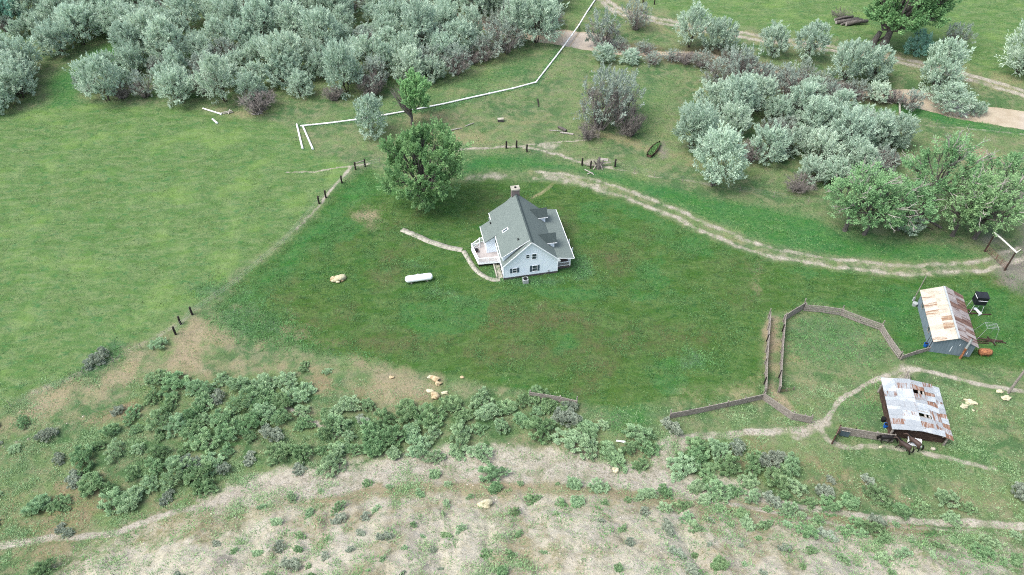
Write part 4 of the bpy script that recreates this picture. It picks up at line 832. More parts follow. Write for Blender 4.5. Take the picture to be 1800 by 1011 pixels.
b.slab([(8.0, -.38, 3.36), (10.56, -.38, 2.88), (10.56, 11.3, 2.88), (8.0, 11.3, 3.36)], .12); b.slab([(-.27, .22, zd(-.27)), (RX-.05, .22, RZ+.02), (RX-.05, 10.75, RZ+.02), (-.27, 10.75, zd(-.27))], .14)
b.slab([(-1.97, 5.15, zd(-1.97)+.03), (.3, 5.15, zd(.3)+.03), (.3, 9.05, zd(.3)+.03), (-1.97, 9.05, zd(-1.97)+.03)], .13)
roof = b.obj('roof', M['shingle'], house)
b = MB(); b.slab([(RX-.16, -.43, RZ-.02), (RX+.02, -.43, RZ+.05), (RX+.02, 11.36, RZ+.05), (RX-.16, 11.36, RZ-.02)], .05); b.slab([(RX+.02, -.43, RZ+.052), (RX+.26, -.43, RZ-.15), (RX+.26, 11.36, RZ-.15), (RX+.02, 11.36, RZ+.052)], .05)
b.obj('ridge_cap', M['shingle_dark'], roof)
for x, y in ((2.45, 1.55), (-.5, 8.2)): MB().tube([(x, y, zd(x)-.1), (x, y, zd(x)+.42)], .09, 8).obj('vent_pipe', M['blackmat'], roof)
b = MB(); 
for x0, x1, y0, y1 in ((.75, .83, 4.75, 5.25), (1.57, 1.65, 4.75, 5.25), (.83, 1.57, 4.75, 4.81), (.83, 1.57, 5.19, 5.25)): b.hexa([(x, y, zd(x)+e) for e in (.0, .12) for x, y in ((x0, y0), (x1, y0), (x1, y1), (x0, y1))])
sk = b.obj('skylight', M['white'], roof); MB().hexa([(x, y, zd(x)+e) for e in (.0, .06) for x, y in ((.83, 4.81), (1.57, 4.81), (1.57, 5.19), (.83, 5.19))]).obj('pane', M['glass'], house)
# shed dormer side and the bump-out
b = MB(); g = [(0.02, 3.0), (.02, zd(.02)-.17), (RX-.3, RZ-.33), (RX-.3, 3.)]
for y0, y1 in ((.55, 10.4),): b.add([(x, y0, z) for x, z in g]+[(x, y1, z) for x, z in g], [(3, 2, 1, 0), (4, 5, 6, 7)]+[(i, (i+1) % 4, (i+1) % 4+4, i+4) for i in range(4)])
b.obj('shed_dormer', M['siding'], house)
b = MB(); g = [(-1.6, .7), (.02, .7), (.02, zd(.02)-.15), (-1.6, zd(-1.6)-.12)]
b.add([(x, 5.62, z) for x, z in g]+[(x, 8.7, z) for x, z in g], [(0, 1, 2, 3), (7, 6, 5, 4)]+[(i, i+4, (i+1) % 4+4, (i+1) % 4) for i in range(4)]); b.obj('bump_out', M['siding'], house)
MB().box(-1.5, 0, 5.7, 8.6, -.3, .55).obj('crawl_space_wall', M['stonebase'], house)
# white trim: rake boards, gutters
b = MB()
for x1 in (-.3, 8.45): b.beam((RX, -.44, RZ-.1), (x1, -.44, zr(x1)-.1), .04, .15)
b.beam((10.59, -.4, 2.82), (10.59, 11.3, 2.82), .08, .11); b.beam((-.3, .2, zd(-.3)-.05), (-.3, 5.1, zd(-.3)-.05), .07, .1); b.beam((-.3, 9.1, zd(-.3)-.05), (-.3, 10.75, zd(-.3)-.05), .07, .1); b.beam((-.31, -.42, 2.85), (-.31, 5.1, 2.85), .07, .1); b.beam((-2.0, 5.15, zd(-2.0)-.03), (-2.0, 9.05, zd(-2.0)-.03), .07, .1)
b.beam((8.1, -.4, 3.27), (10.56, -.4, 2.8), .04, .11); b.box(8.15, 8.5, -.43, -.05, 2.62, 2.8); b.beam((RX-.1, .2, RZ-.12), (-.3, .2, zd(-.3)-.09), .04, .08); b.beam((RX, 10.78, RZ-.14), (-.3, 10.78, zd(-.3)-.11), .04, .08)
b.box(-.06, .0, -.06, .06, .36, 2.8); b.box(8.15, 8.21, -.06, .06, .36, 2.8)
b.obj('white_trim', M['white'], house)
def window(par, x0, x1, z0, z1, shut=0, y=0.):
    b = MB(); f = .045
    b.box(x0-f, x1+f, y-.07, y-.002, z1, z1+f); b.box(x0-f, x1+f, y-.09, y-.002, z0-f, z0); b.box(x0-f, x0, y-.07, y-.002, z0, z1); b.box(x1, x1+f, y-.07, y-.002, z0, z1); b.box(x0, x1, y-.04, y-.031, (z0+z1)/2-.018, (z0+z1)/2+.018)
    o = b.obj('window', M['white'], par); MB().box(x0+.001, x1-.001, y-.03, y-.004, z0, z1).obj('pane', M['glass'], o)
    if shut:
        for a in (x0-f-.03-shut, x1+f+.03):
            b = MB(); b.box(a, a+shut, y-.05, y-.003, z0-.03, z1+.03)
            for q in range(7): zz = z0+.05+(z1-z0-.15)*q/6.; b.box(a+.04, a+shut-.04, y-.07, y-.05, zz, zz+.06)
            b.obj('shutter', M['shutter'], par)
window(house, 3.38, 3.82, 3.72, 4.42); window(house, 4.26, 4.88, 3.42, 4.42); window(house, 1.34, 1.95, 1.18, 2.05, .30); window(house, 4.34, 5.03, .98, 2.1, .30)
MB().box(6.72, 6.92, -.14, -.002, .55, .85).obj('meter_box', M['galv'], house)
for y0 in (2.0, 8.0):
    y1 = y0+1.62; ym = (y0+y1)/2; g = [(y0, 3.0), (y1, 3.0), (y1, 4.42), (ym, 5.42), (y0, 4.42)]
    b = MB(); b.add([(5.9, y, z) for y, z in g]+[(8.08, y, z) for y, z in g], [(4, 3, 2, 1, 0), (5, 6, 7, 8, 9)]+[(i, (i+1) % 5, (i+1) % 5+5, i+5) for i in range(5)])
    d = b.obj('dormer', M['siding'], house)
    b = MB(); e = (5.55-4.40)/(ym-y0+.16)
    b.slab([(5.45, y0-.16, 4.40), (8.42, y0-.16, 4.40), (8.42, ym, 5.56), (5.45, ym, 5.56)], .1); b.slab([(5.45, ym+.002, 5.56), (8.42, ym+.002, 5.56), (8.42, y1+.16, 4.40), (5.45, y1+.16, 4.40)], .1)
    b.obj('dormer_roof', M['shingle_dark'], d); MB().box(8.081, 8.12, y0+.4, y1-.4, 3.45, 4.4).obj('dormer_window', M['glass'], d)
    b = MB(); b.beam((6.6, y0-.17, 4.34), (8.44, y0-.17, 4.34), .05, .1); b.obj('dormer_trim', M['white'], d)
ch = MB().box(3.43, 4.63, 11.0, 11.95, -.3, 7.75).obj('chimney', M['brick'], house); b = MB(); b.box(3.36, 4.70, 10.93, 12.02, 7.75, 8.0); b.obj('chimney_cap', M['concrete'], ch); MB().tube([(4.03, 11.47, 7.95), (4.03, 11.47, 8.15)], .16, 10).obj('flue', M['blackmat'], ch)
# deck with white railing
DK = [(0, 3.3), (-3.2, 3.5), (-3.75, 7.0), (-2.3, 8.15), (-1.6, 8.3), (0, 8.3)]
MB().prism(DK, .56, .7).obj('deck_floor', M['deck'], house)
b = MB()
for x, y in ((-3.1, 3.6), (-1.6, 3.5), (-3.6, 6.8), (-2.3, 7.9), (-.3, 3.4), (-3.35, 5.2)): b.box(x-.08, x+.08, y-.08, y+.08, -.3, .56)
b.obj('deck_supports', M['darkwood'], house)
MB().prism([(-.2, 3.5), (-3.05, 3.68), (-3.55, 6.9), (-2.2, 8.0), (-.2, 8.1)], -.3, .5).obj('deck_skirt', M['darkwood'], house)
def railing(par, pts, z0, h=.95, nm='railing', sp=.16):
    for p, q in zip(pts[:-1], pts[1:]):
        p, q = np.array(p), np.array(q); L_ = np.linalg.norm(q-p); b = MB()
        b.beam((*p, z0+h), (*q, z0+h), .09, .07); b.beam((*p, z0+.12), (*q, z0+.12), .05, .06)
        for i in range(1, int(L_/sp)): c = p+(q-p)*i*sp/L_; b.box(c[0]-.02, c[0]+.02, c[1]-.02, c[1]+.02, z0+.12, z0+h)
        b.obj(nm, M['white'], par)
    for p in pts: MB().box(p[0]-.055, p[0]+.055, p[1]-.055, p[1]+.055, z0-.12, z0+h+.14).obj('railing_post', M['white'], par)
railing(house, [(-.1, 3.36), (-1.65, 3.45), (-3.15, 3.55), (-3.7, 6.95)], .7); railing(house, [(-3.7, 7.0), (-2.28, 8.1), (-1.62, 8.25)], .7); railing(house, [(-3.5, 6.9), (-2.4, 7.1), (-2.28, 8.05)], .7)
b = MB(); b.beam((0, 3.27, .63), (-3.22, 3.47, .63), .04, .22); b.beam((-3.23, 3.47, .63), (-3.78, 7.0, .63), .04, .22); b.obj('deck_fascia', M['white'], house)
b = MB(); b.box(-.85, -.05, .45, 3.6, -.2, .06); b.obj('basement_walk', M['concrete'], house); MB().box(-1.0, -.86, .5, 3.6, -.2, .4).obj('retaining_wall', M['concrete'], house)
MB().box(-.05, -.002, 2.2, 3.1, .1, .55).obj('basement_door', M['blackmat'], house)
# porch on the right
MB().box(HW_, 10.4, .6, 11.0, .36, .5).obj('porch_floor', M['porch'], house); MB().box(HW_, 10.3, .7, 10.9, -.4, .36).obj('porch_skirt', M['stonebase'], house)
for y in (.7, 3.65, 5.75, 8.4, 10.9): MB().box(10.22, 10.36, y-.07, y+.07, .5, 2.82).obj('porch_post', M['white'], house)
railing(house, [(8.25, .68), (10.29, .68)], .5, .8); railing(house, [(10.29, .75), (10.29, 3.6)], .5, .8); railing(house, [(10.29, 5.8), (10.29, 10.85)], .5, .8)
b = MB(); b.box(10.4, 10.75, 3.75, 5.65, -.3, .33); b.box(10.75, 11.1, 3.75, 5.65, -.3, .17); b.obj('porch_steps', M['concrete'], house)
for y in (3.7, 5.7): b = MB(); b.beam((10.36, y, 1.3), (11.5, y, .95), .07, .07); b.box(11.44, 11.54, y-.05, y+.05, -.3, 1.2); b.beam((10.36, y, .7), (11.5, y, .35), .05, .05); b.obj('step_railing', M['white'], house)
def hw(x, y, z=0): c, s = math.cos(hr), math.sin(hr); return (hx+c*x-s*y, hy+s*x+c*y, z)
ac = thing('air_conditioner', 'grey square air conditioner unit beside the white gable wall', 'air conditioner', hw(3.05, -1.15, 0), hr)
b = MB(); b.box(-.4, .4, -.4, .4, -.1, .75); b.obj('casing', M['galv'], ac); b = MB(); b.tube([(0, 0, .74), (0, 0, .78)], .33, 16); b.obj('fan_grille', M['blackmat'], ac)
pot = thing('fire_bowl', 'small round black fire bowl on the pinkish deck', 'fire bowl', hw(-3.05, 6.2, .7), 0); b = MB(); b.tube([(0, 0, .1), (0, 0, .3), (0, 0, .42)], [.16, .3, .34], 14); b.obj('bowl', M['blackmat'], pot); MB().tube([(0, 0, 0), (0, 0, .1)], .18, 10).obj('foot', M['rust'], pot)
# concrete walk and the worn path round the deck
def strip(name, pts, w, mat, dz=.05):
    P = np.array([tuple(v) for v in smooth_line(pts, 8)]); d = np.gradient(P, axis=0); d /= np.linalg.norm(d, axis=1)[:, None]; n = np.stack([-d[:, 1], d[:, 0]], 1)
    V = []
    for s in (-1, 1):
        for e in (-.15, dz):
            Q = P+n*s*w/2; V.append(np.column_stack([Q, height(P[:, 0], P[:, 1])+e]))
    m = len(P); V = np.vstack(V); F = [(m+i, m+i+1, 3*m+i+1, 3*m+i) for i in range(m-1)]+[(i, i+1, m+i+1, m+i) for i in range(m-1)]+[(3*m+i, 3*m+i+1, 2*m+i+1, 2*m+i) for i in range(m-1)]+[(0, m, 3*m, 2*m), (m-1, 2*m-1, 4*m-1, 3*m-1)]
    return tag(link(name, npmesh(name, V, F, mat)), kind='structure')
strip('walkway', [tuple(at(a, b_)[:2]) for a, b_ in ((706, 404), (738, 417), (774, 431), (812, 440))], 1.0, M['concrete'], .07)
strip('garden_path', [hw(*p)[:2] for p in ((-.5, .15), (-1.85, .45), (-3.15, 1.86), (-3.95, 3.5), (-4.5, 5.7), (-4.95, 7.6))], .75, M['concrete'], .05)
# ------------------------------------------------------------------ propane tank, boulders, air
p, q = at(714, 498), at(760, 492); c = (p+q)/2; rz = math.atan2(q[1]-p[1], q[0]-p[0])
tk = thing('propane_tank', 'long white propane tank lying on the lawn left of the house', 'tank', (c[0], c[1], c[2]), rz)
b = MB(); n = 10; xs = [-2.05+.45*(1-math.cos(i*math.pi/2/n))-.0 for i in range(n+1)]; prof = [(x-0., .52*math.sin(i*math.pi/2/n)+.002) for i, x in enumerate(xs)]; prof = prof+[(-x, r_) for x, r_ in prof[::-1]]
b.tube([(x, 0, .78) for x, _ in prof], [r_ for _, r_ in prof], 20); b.obj('tank_body', M['tankwhite'], tk, True)
d = MB().tube([(-.1, 0, 1.25), (-.1, 0, 1.42), (-.1, 0, 1.47)], [.2, .2, .1], 12).obj('valve_dome', M['tankwhite'], tk)
for x in (-1.2, 1.2): MB().box(x-.12, x+.12, -.35, .35, -.1, .4).obj('saddle', M['concrete'], tk)
def rock(px, py, r, lab, mat='sandstone', sq=(1, .8, .6), rz=0, seed=1., group=None, sink=.15):
    b = MB(); b.ball((0, 0, r*sq[2]*(1-sink*2)), r, 3, seed, .38, sq); o = b.obj('rock', M[mat]); x, y, z = at(px, py); o.location = (x, y, z); o.rotation_euler = (0, 0, rz)
    return tag(o, lab, 'rock', group)
heap = thing('rock_heap', 'heap of rough tan rocks on the lawn left of the white tank', 'rock heap', at(594, 492), .2); b = MB(); b.ball((.35, .1, .2), .8, 3, 2.3, .4, (1, .75, .65)); b.obj('boulder', M['paleston'], heap); r = np.random.default_rng(21)
for i in range(26):
    a = r.uniform(0, 6.28); q = math.sqrt(r.random()); s_ = r.uniform(.16, .36); b = MB(); b.ball((math.cos(a)*q*1.05-.15, math.sin(a)*q*.75, .05+.35*(1-q)), s_, 2, 3.1+i, .4, (1, .8, .7)); b.obj('stone', M['sandstone' if i % 3 else 'paleston'], heap)
for i, (px, py, r, lab, mt, sq, rz) in enumerate(((764, 668, .75, 'largest long tan boulder at the top of the boulder group', 'sandstone', (1, .55, .5), -.4), (756, 664, .35, 'small pale rock touching the largest tan boulder', 'paleston', (1, .8, .6), 0), (771, 676, .5, 'tan rock just below the largest boulder', 'sandstone', (1, .7, .6), .4), (756, 688, .5, 'flat pale rock left in the boulder group', 'paleston', (1, .65, .25), 0), (765, 698, .6, 'round brownish boulder at the bottom of the boulder group', 'sandstone', (1, .8, .7), .2), (781, 691, .45, 'flat pale rock right in the boulder group', 'paleston', (1, .6, .25), .2), (688, 664, .3, 'small tan rock on the bare soil left of the boulder group', 'sandstone', (1, .8, .4), 0), (812, 664, .3, 'small tan rock right of the boulder group', 'sandstone', (1, .7, .4), 0),
    (853, 888, .8, 'yellowish boulder on the white badland in the centre', 'paleston', (1, .6, .5), .1), (1082, 828, .38, 'white round stone beside a shrub near the path bend', 'paleston', (1, .9, .9), 0), (1706, 708, .75, 'largest flat pale rock on the grass right of the low shed', 'paleston', (1, .6, .3), -.4), (1694, 715, .45, 'pale rock left of the largest flat one', 'paleston', (1, .7, .4), 0), (1768, 701, .6, 'pale rock at the foot of the leaning utility pole', 'paleston', (1, .7, .4), .3), (1756, 689, .5, 'flat pale rock left of the utility pole', 'paleston', (1, .6, .3), 0), (1710, 722, .18, 'tiny white stone below the flat pale rocks', 'paleston', (1, 1, .7), 0), (1640, 790, .3, 'grey stone on the grass below the low shed', 'stone', (1, .7, .5), 0), (1548, 786, .28, 'white scrap stone on the grass below the horses', 'paleston', (1, .5, .3), .4))): rock(px, py, r, lab, mt, sq, rz, 1.1+i*.37)
# ------------------------------------------------------------------ metal roofed shed
sx, sy, sr = 56.38, 68.59, SHED[2]; SW, SL, Z1, Z2 = 5.78, 9.99, 2.3, 3.64
sh = thing('metal_shed', 'grey-blue metal shed with a pale rusty gabled roof', 'shed', (sx, sy, 0), sr)
g = [(.3, -.3), (SW-.3, -.3), (SW-.3, Z1+.05), (SW/2, Z2-.1), (.3, Z1+.05)]; k = 5
b = MB(); b.add([(x, .35, z) for x, z in g]+[(x, SL-.35, z) for x, z in g], [tuple(range(k)), tuple(range(k, 2*k))[::-1]]+[(i, i+k, (i+1) % k+k, (i+1) % k) for i in range(k)]); b.obj('wall', M['shedwall'], sh)
r = np.random.default_rng(5)
for side, mt in ((0, 'roof_pale'), (1, 'roof_worn')):
    b = MB(); n = 14
    for i in range(n):
        y0, y1 = SL*i/n, SL*(i+1)/n+.06
        for a, c_ in ((0, .55), (.52, 1.)):
            b.cur = r.random(); o = .012*(i % 2)+(.02 if a else 0)+r.uniform(0, .006)
            xa, xb = (SW/2*a, SW/2*c_); za, zb = Z1+(Z2-Z1)*a, Z1+(Z2-Z1)*c_
            if side: xa, xb = SW-xa, SW-xb
            b.slab([(xa, y0, za+o), (xb, y0, zb+o), (xb, y1, zb+o), (xa, y1, za+o)], .03)
    b.obj('roof_slope', M[mt], sh)
b = MB(); b.beam((SW/2-.1, -.02, Z2+.0), (SW/2-.1, SL+.02, Z2+.0), .26, .09); b.obj('ridge_cap', M['galv'], sh)
for y0, y1 in ((7.35, 8.05), (2.75, 3.45)):
    b = MB(); b.box(.22, .299, y0-.07, y1+.07, 1.15, 1.22); b.box(.22, .299, y0-.07, y1+.07, 2.0, 2.07); b.box(.22, .299, y0-.07, y0, 1.22, 2.0); b.box(.22, .299, y1, y1+.07, 1.22, 2.0); o = b.obj('window', M['wood'], sh)
    MB().box(.25, .298, y0, y1, 1.22, 2.0).obj('pane', M['glass'], o)
o = MB().box(.24, .299, .75, 1.75, -.1, 2.1).obj('door', M['shedwall'], sh)
b = MB(); b.box(.2, .24, .7, .76, -.1, 2.15); b.box(.2, .24, 1.74, 1.8, -.1, 2.15); b.box(.2, .24, .76, 1.74, 2.1, 2.16); b.box(.22, .24, 1.2, 1.24, -.1, 2.1); b.obj('door_frame', M['darkwood'], o)
for y, z0, z1, x in ((.335, .6, 1.6, 2.7), (.335, 1.9, 2.2, 3.5), (.335, .4, 1.0, 4.9)): MB().box(x, x+.07, y-.006, y+.012, z0, z1).obj('white_batten', M['white'], sh)
fl = MB().tube([(4.2, -.12, -.1), (4.25, -.12, 1.0), (4.22, -.12, 2.1)], [.17, .15, .17], 9).obj('stove_pipe', M['rust'], sh); b = MB(); b.tube([(4.22, -.12, 2.05), (4.25, -.12, 3.9)], .14, 9); o = b.obj('stove_pipe', M['galv'], sh); MB().tube([(4.25, -.12, 3.86), (4.25, -.12, 3.95)], .1, 8).obj('pipe_opening', M['blackmat'], o)
def shw(x, y, z=0): c, s = math.cos(sr), math.sin(sr); return (sx+c*x-s*y, sy+s*x+c*y, z)
tk = thing('rusty_tank', 'orange rusty steel tank lying beside the metal shed', 'tank', (64.0, 68.35, 0), -.06)
b = MB(); b.tube([(-.85, 0, .55), (-.8, 0, .55), (-.55, 0, .55), (.55, 0, .55), (.8, 0, .55), (.85, 0, .55)], [.02, .36, .48, .48, .36, .02], 16); b.obj('tank_body', M['rust'], tk, True)
for x in (-.45, .45): MB().box(x-.06, x+.06, -.35, .35, -.1, .2).obj('cradle', M['rust'], tk)
# low shed with patchwork roof
lx, ly, lr = LOW; LW, LL = 7.08, 7.9
ls = thing('low_shed', 'low dark log shed with a patched rusty sheet metal roof', 'shed', (lx, ly, 0), lr)
def lz(x): return 2.4+.32*x/3.55 if x < 3.55 else 2.72-.92*((x-3.55)/3.53)**1.25
b = MB(); r = np.random.default_rng(9)
for z in np.arange(.1, 1.85, .25): b.tube([(.45, .75, z), (6.7, .75, z)], .14, 7); b.tube([(.45, 7.3, z), (6.7, 7.3, z)], .14, 7); b.tube([(.5, .6, z), (.5, 7.4, z)], .13, 7); b.tube([(6.65, .6, z*.8), (6.65, 7.4, z*.8)], .13, 7)
b.tube([(.45, .75, 2.0), (5.5, .75, 2.0)], .13, 7); b.tube([(.45, .75, 2.2), (4.6, .75, 2.25)], .12, 7); b.obj('log_wall', M['brownwood'], ls)
for f in (.085, .316, .39, .61, .69, .855):
    x = f*LW; MB().tube([(x, .12, lz(x)-.2), (x, 7.6, lz(x)-.2)], .13, 8).obj('roof_log', M['log_end'], ls)
for x, y in ((.35, .35), (6.75, .3), (.3, 7.5), (6.8, 7.5)): MB().tube([(x, y, -.2), (x, y, lz(x)-.1)], .14, 7).obj('post', M['wood'], ls)
for i in range(9): y = .5+i*.88; b = MB(); [b.beam((xa, y, lz(xa)-.06), (xb, y, lz(xb)-.06), .1, .05) for xa, xb in ((.1, 1.8), (1.8, 3.55), (3.55, 4.8), (4.8, 6.0), (6.0, 7.0))]; b.obj('roof_slat', M['wood'], ls)
b = MB(); cuts = [0, 1.55, 3.3, 5.05, 6.15, LW+.05]; HOLES = {(2, 8), (2, 3)}
for ci in range(5):
    n = 11
    for j in range(n):
        if (ci, j) in HOLES and (ci, j) != (3, 9): continue
        b.cur = min(1., max(0, r.normal(.46, .3) if ci < 3 else r.normal(.62, .3))); y0 = LL*j/n-.05+r.uniform(-.05, .05); y1 = LL*(j+1)/n+.1
        xa, xb = cuts[ci]-.06, cuts[ci+1]+.12; o = .02+.02*(j % 2)+.03*(ci % 2); tl = r.uniform(-.03, .05) if ci < 3 else r.uniform(-.04, .14); ry = r.uniform(-.08, .08) if ci < 3 else r.uniform(-.22, .22)
        b.slab([(xa, y0, lz(max(xa, 0))+o), (xb, y0+ry, lz(xb)+o+tl*.5), (xb, y1+ry, lz(xb)+o+tl), (xa, y1, lz(max(xa, 0))+o)], .02)
b.obj('roof', M['roof_patch'], ls)
# ------------------------------------------------------------------ fences of the corral
rf = random.Random(12)
def fence(lab, px, h=1.2, rails=5, sp=2.2, post=1.35, group='weathered corral fences', tall=(), mat='wood', cat='fence', thick=.07, rail_w=.22, name='corral_fence', pr=.075, lean=0.):
    P = [at(a, b_) for a, b_ in px]; o0 = P[0]; t = thing(name, lab, cat, o0, 0, group); pts = []
    for p, q in zip(P[:-1], P[1:]):
        n = max(1, round(np.linalg.norm((q-p)[:2])/sp))
        for i in range(n): c = p+(q-p)*i/n; pts.append(c)
    pts.append(P[-1])
    for i, c in enumerate(pts):
        c[2] = hgt(c[0], c[1]); e = h+.65 if i in tall or i-len(pts) in tall else h+.08+rf.uniform(-.08, .12); l = c-o0
        MB().tube([l+(0, 0, -.2), l+(rf.uniform(-.08, .08), rf.uniform(-.08, .08)+lean, e)], [pr*1.2, pr], 7).obj('post', M['darkwood' if i % 4 == 1 and not pr < .06 else 'wood'], t)
    for a, c in zip(pts[:-1], pts[1:]):
        d = (c-a)/np.linalg.norm(c-a); nrm = np.array([d[1], -d[0], 0])*(pr+thick/2+.01)
        for k in range(rails):
            z = .22+(h-.3)*k/max(1, rails-1); j0, j1 = rf.uniform(-.04, .04), rf.uniform(-.04, .04)
            MB().beam(a-o0+nrm-d*.12+(0, 0, z+j0), c-o0+nrm+d*.12+(0, 0, z+j1), thick, rail_w*rf.uniform(.75, 1.1)).obj('rail', M[mat], t)
    return t
fence('grey board fence running left from the corral alley to the tall post', [(1177, 735), (1245, 722), (1340, 701)], 1.15, 5, 2.6, 1.25, tall=(0,))
fence('sloping board fence stub from the alley corner towards the path', [(1342, 703), (1363, 718), (1391, 737), (1412, 741), (1423, 743)], 1.35, 6, 2.4, 1.45, lean=.1)
fence('left log wall of the narrow corral alley', [(1342, 694), (1344, 640), (1347, 600), (1350, 560)], 1.4, 5, 2.0, 1.5, tall=(-1,))
fence('right log wall of the narrow corral alley', [(1367, 690), (1370, 640), (1373, 600), (1376, 566)], 1.4, 5, 2.2, 1.45)
fence('short corral fence climbing from the alley to its top corner', [(1379, 563), (1396, 552), (1411, 543)], 1.4, 6, 2.0, 1.5, tall=(-1,))
fence('corral fence along the top with pale rails', [(1413, 546), (1444, 549), (1477, 554)], 1.3, 4, 2.4, 1.4, tall=(-1,))
fence('corral fence sloping down at the upper right', [(1479, 555), (1510, 567), (1546, 580)], 1.3, 4, 2.5, 1.4, tall=(-1,))
fence('right corral fence of long pale rails leading down', [(1548, 583), (1564, 608), (1580, 630)], 1.3, 4, 2.6, 1.35)
fence('old pole fence between the corral and the metal shed', [(1582, 632), (1608, 623), (1634, 616)], 1.0, 6, 1.8, 1.1, mat='wood', rail_w=.1)
fence('pole fence beside the low shed with a grey panel', [(1472, 762), (1500, 766), (1535, 772), (1566, 776)], 1.5, 6, 2.1, 1.55, mat='wood')
fence('short pale fence behind the low shed', [(1590, 667), (1594, 678)], 1.5, 4, 1.6, 1.5)
fence('half hidden board fence at the edge of the sagebrush', [(932, 698), (955, 702), (985, 707), (1013, 713)], 1.2, 5, 2.0, 1.2, tall=(-1,))
fence('low wire panel at the lower end of the alley', [(1370, 690), (1394, 686)], .7, 3, 1., .8, mat='rustgate', thick=.02, rail_w=.04, pr=.05)
o0 = at(1472, 760); q = at(1461, 782); t = thing('plank_gate', 'brown plank gate standing open beside the winding path', 'gate', o0); d = q-o0; b = MB()
for k in range(5): b.beam((0, 0, .25+.3*k), d+np.array([0, 0, .25+.3*k]), .06, .27)
b.obj('planks', M['rustgate'], t)
for f in (.08, .92): MB().beam(d*f+np.array([0, 0, 0]), d*f+np.array([0, 0, 1.75]), .14, .1).obj('upright', M['brownwood'], t)
o0 = at(1473, 765); q = at(1489, 768); t = thing('grey_panel', 'flat grey sheet panel fixed to the pole fence', 'panel', o0-np.array([0, .22, 0])); d = q-o0; b = MB(); b.hexa([(0, 0, .25), (d[0], d[1], .25), (d[0], d[1]+.04, .25), (0, .04, .25), (0, .0, 1.35), (d[0], d[1], 1.35), (d[0], d[1]+.04, 1.35), (0, .04, 1.35)]); b.obj('sheet', M['shutter'], t)
MB().beam((0, -.03, 1.36), (d[0], d[1]-.03, 1.36), .06, .06).obj('edge_bar', M['wood'], t)
# pasture posts and wire
POSTS = [((318, 570), 'upper of the three dark posts by the pasture corner'), ((309, 588), 'lowest of the three dark posts by the pasture corner'), ((338, 553), 'rightmost of the three dark posts by the pasture corner'), ((561, 358), 'lower post of the dark pair on the pasture line'), ((573, 348), 'upper post of the dark pair on the pasture line'), ((601, 322), 'lone dark post where two trails meet'), ((625, 298), 'left post of the brace left of the tall cottonwood'), ((642, 293), 'right post of the brace left of the tall cottonwood'),
         ((890, 261), 'left of three dark posts above the driveway start'), ((908, 260), 'middle of three dark posts above the driveway start'), ((926, 267), 'right of three dark posts above the driveway start'), ((1023, 291), 'left dark post of the broken brace'), ((1038, 296), 'second dark post of the broken brace'), ((1081, 293), 'dark post right of the broken stump'), ((1150, 8), 'dark post on the far meadow beside the white sign'), ((1131, 7), 'dark post at the far white sign')]
for (px, py), lab in POSTS:
    o = MB().tube([(0, 0, -.2), (0, 0, .9), (.03, .02, 1.5), (.03, .02, 1.55)], [.16, .15, .15, .1], 8).obj('fence_post', M['darkwood']); o.location = at(px, py); tag(o, lab, 'post', 'dark wooden fence posts')
def wire_fence(lab, px, group='wire fences'):
    P = [at(a, b_) for a, b_ in px]; t = thing('wire_fence', lab, 'wire fence', P[0], 0, group); pts = []
    for p, q in zip(P[:-1], P[1:]):
        n = max(1, round(np.linalg.norm((q-p)[:2])/4.5))
        for i in range(n): c = p+(q-p)*i/n; pts.append(np.array([c[0], c[1], hgt(c[0], c[1])]))
    pts.append(P[-1])
    for c in pts: MB().tube([c-P[0]+(0, 0, -.2), c-P[0]+(0, 0, 1.25)], .035, 5).obj('post', M['wood'], t)
    for z in (.4, .75, 1.1): MB().tube([c-P[0]+np.array([0, 0, z]) for c in pts], .007, 3, False).obj('wire', M['galv'], t)
wire_fence('thin wire fence along the pasture edge', [(309, 588), (338, 553), (420, 497), (500, 428), (561, 358), (601, 322), (625, 298), (668, 288)]); wire_fence('thin wire fence above the driveway', [(926, 267), (960, 276), (1023, 291), (1081, 293), (1150, 311), (1300, 338), (1420, 356)]); wire_fence('thin wire fence left of the three dark posts', [(808, 264), (890, 261)])
wire_fence('thin wire fence below the pasture corner', [(309, 588), (250, 614), (150, 662), (20, 715)]); wire_fence('thin wire fence along the creek meadow', [(1590, 212), (1700, 228), (1810, 240)])
o0 = at(625, 298); q = at(642, 293); tag(o := MB().tube([(0, 0, 1.3), q-o0+np.array([0, 0, 1.3])], .09, 7).obj('brace_rail', M['wood']), 'pole joining the two posts left of the tall cottonwood', 'rail'); o.location = o0
# gate with the tall white beam at the right edge
g0, g1 = at(1731, 442), at(1766, 475); t = thing('ranch_gate', 'tall ranch gate with a white overhead beam and a low rusty pipe gate', 'gate', g0); d = g1-g0; hh = 3.7
for c in (np.zeros(3), d): MB().tube([c+(0, 0, -.2), c+(0, 0, .5), c+(0, 0, hh)], [.2, .13, .1], 8).obj('gate_post', M['brownwood'], t)
MB().tube([np.array([0, 0, hh])-d*.04, d*.5+np.array([0, 0, hh+.05]), d*1.05+np.array([0, 0, hh])], [.13, .12, .11], 8).obj('beam', M['whitewood'], t)
b = MB()
for k, s in enumerate((-1, 1)): b.tube([d*1.03+np.array([0, 0, hh]), d*1.03+np.array([.45*s+.2, .3, hh+.35])], [.06, .03], 5)
b.obj('antler', M['whitewood'], t)
for f0, f1 in ((.03, .5), (.52, .97)):
    b = MB(); a, c = d*f0, d*f1
    for z in (.3, .6, .9, 1.2): b.tube([a+(0, 0, z), c+(0, 0, z)], .03, 5)
    for f in (0, .5, 1): p = a+(c-a)*f; b.tube([p+(0, 0, .3), p+(0, 0, 1.2)], .035, 5)
    b.obj('gate_leaf', M['rustgate'], t)
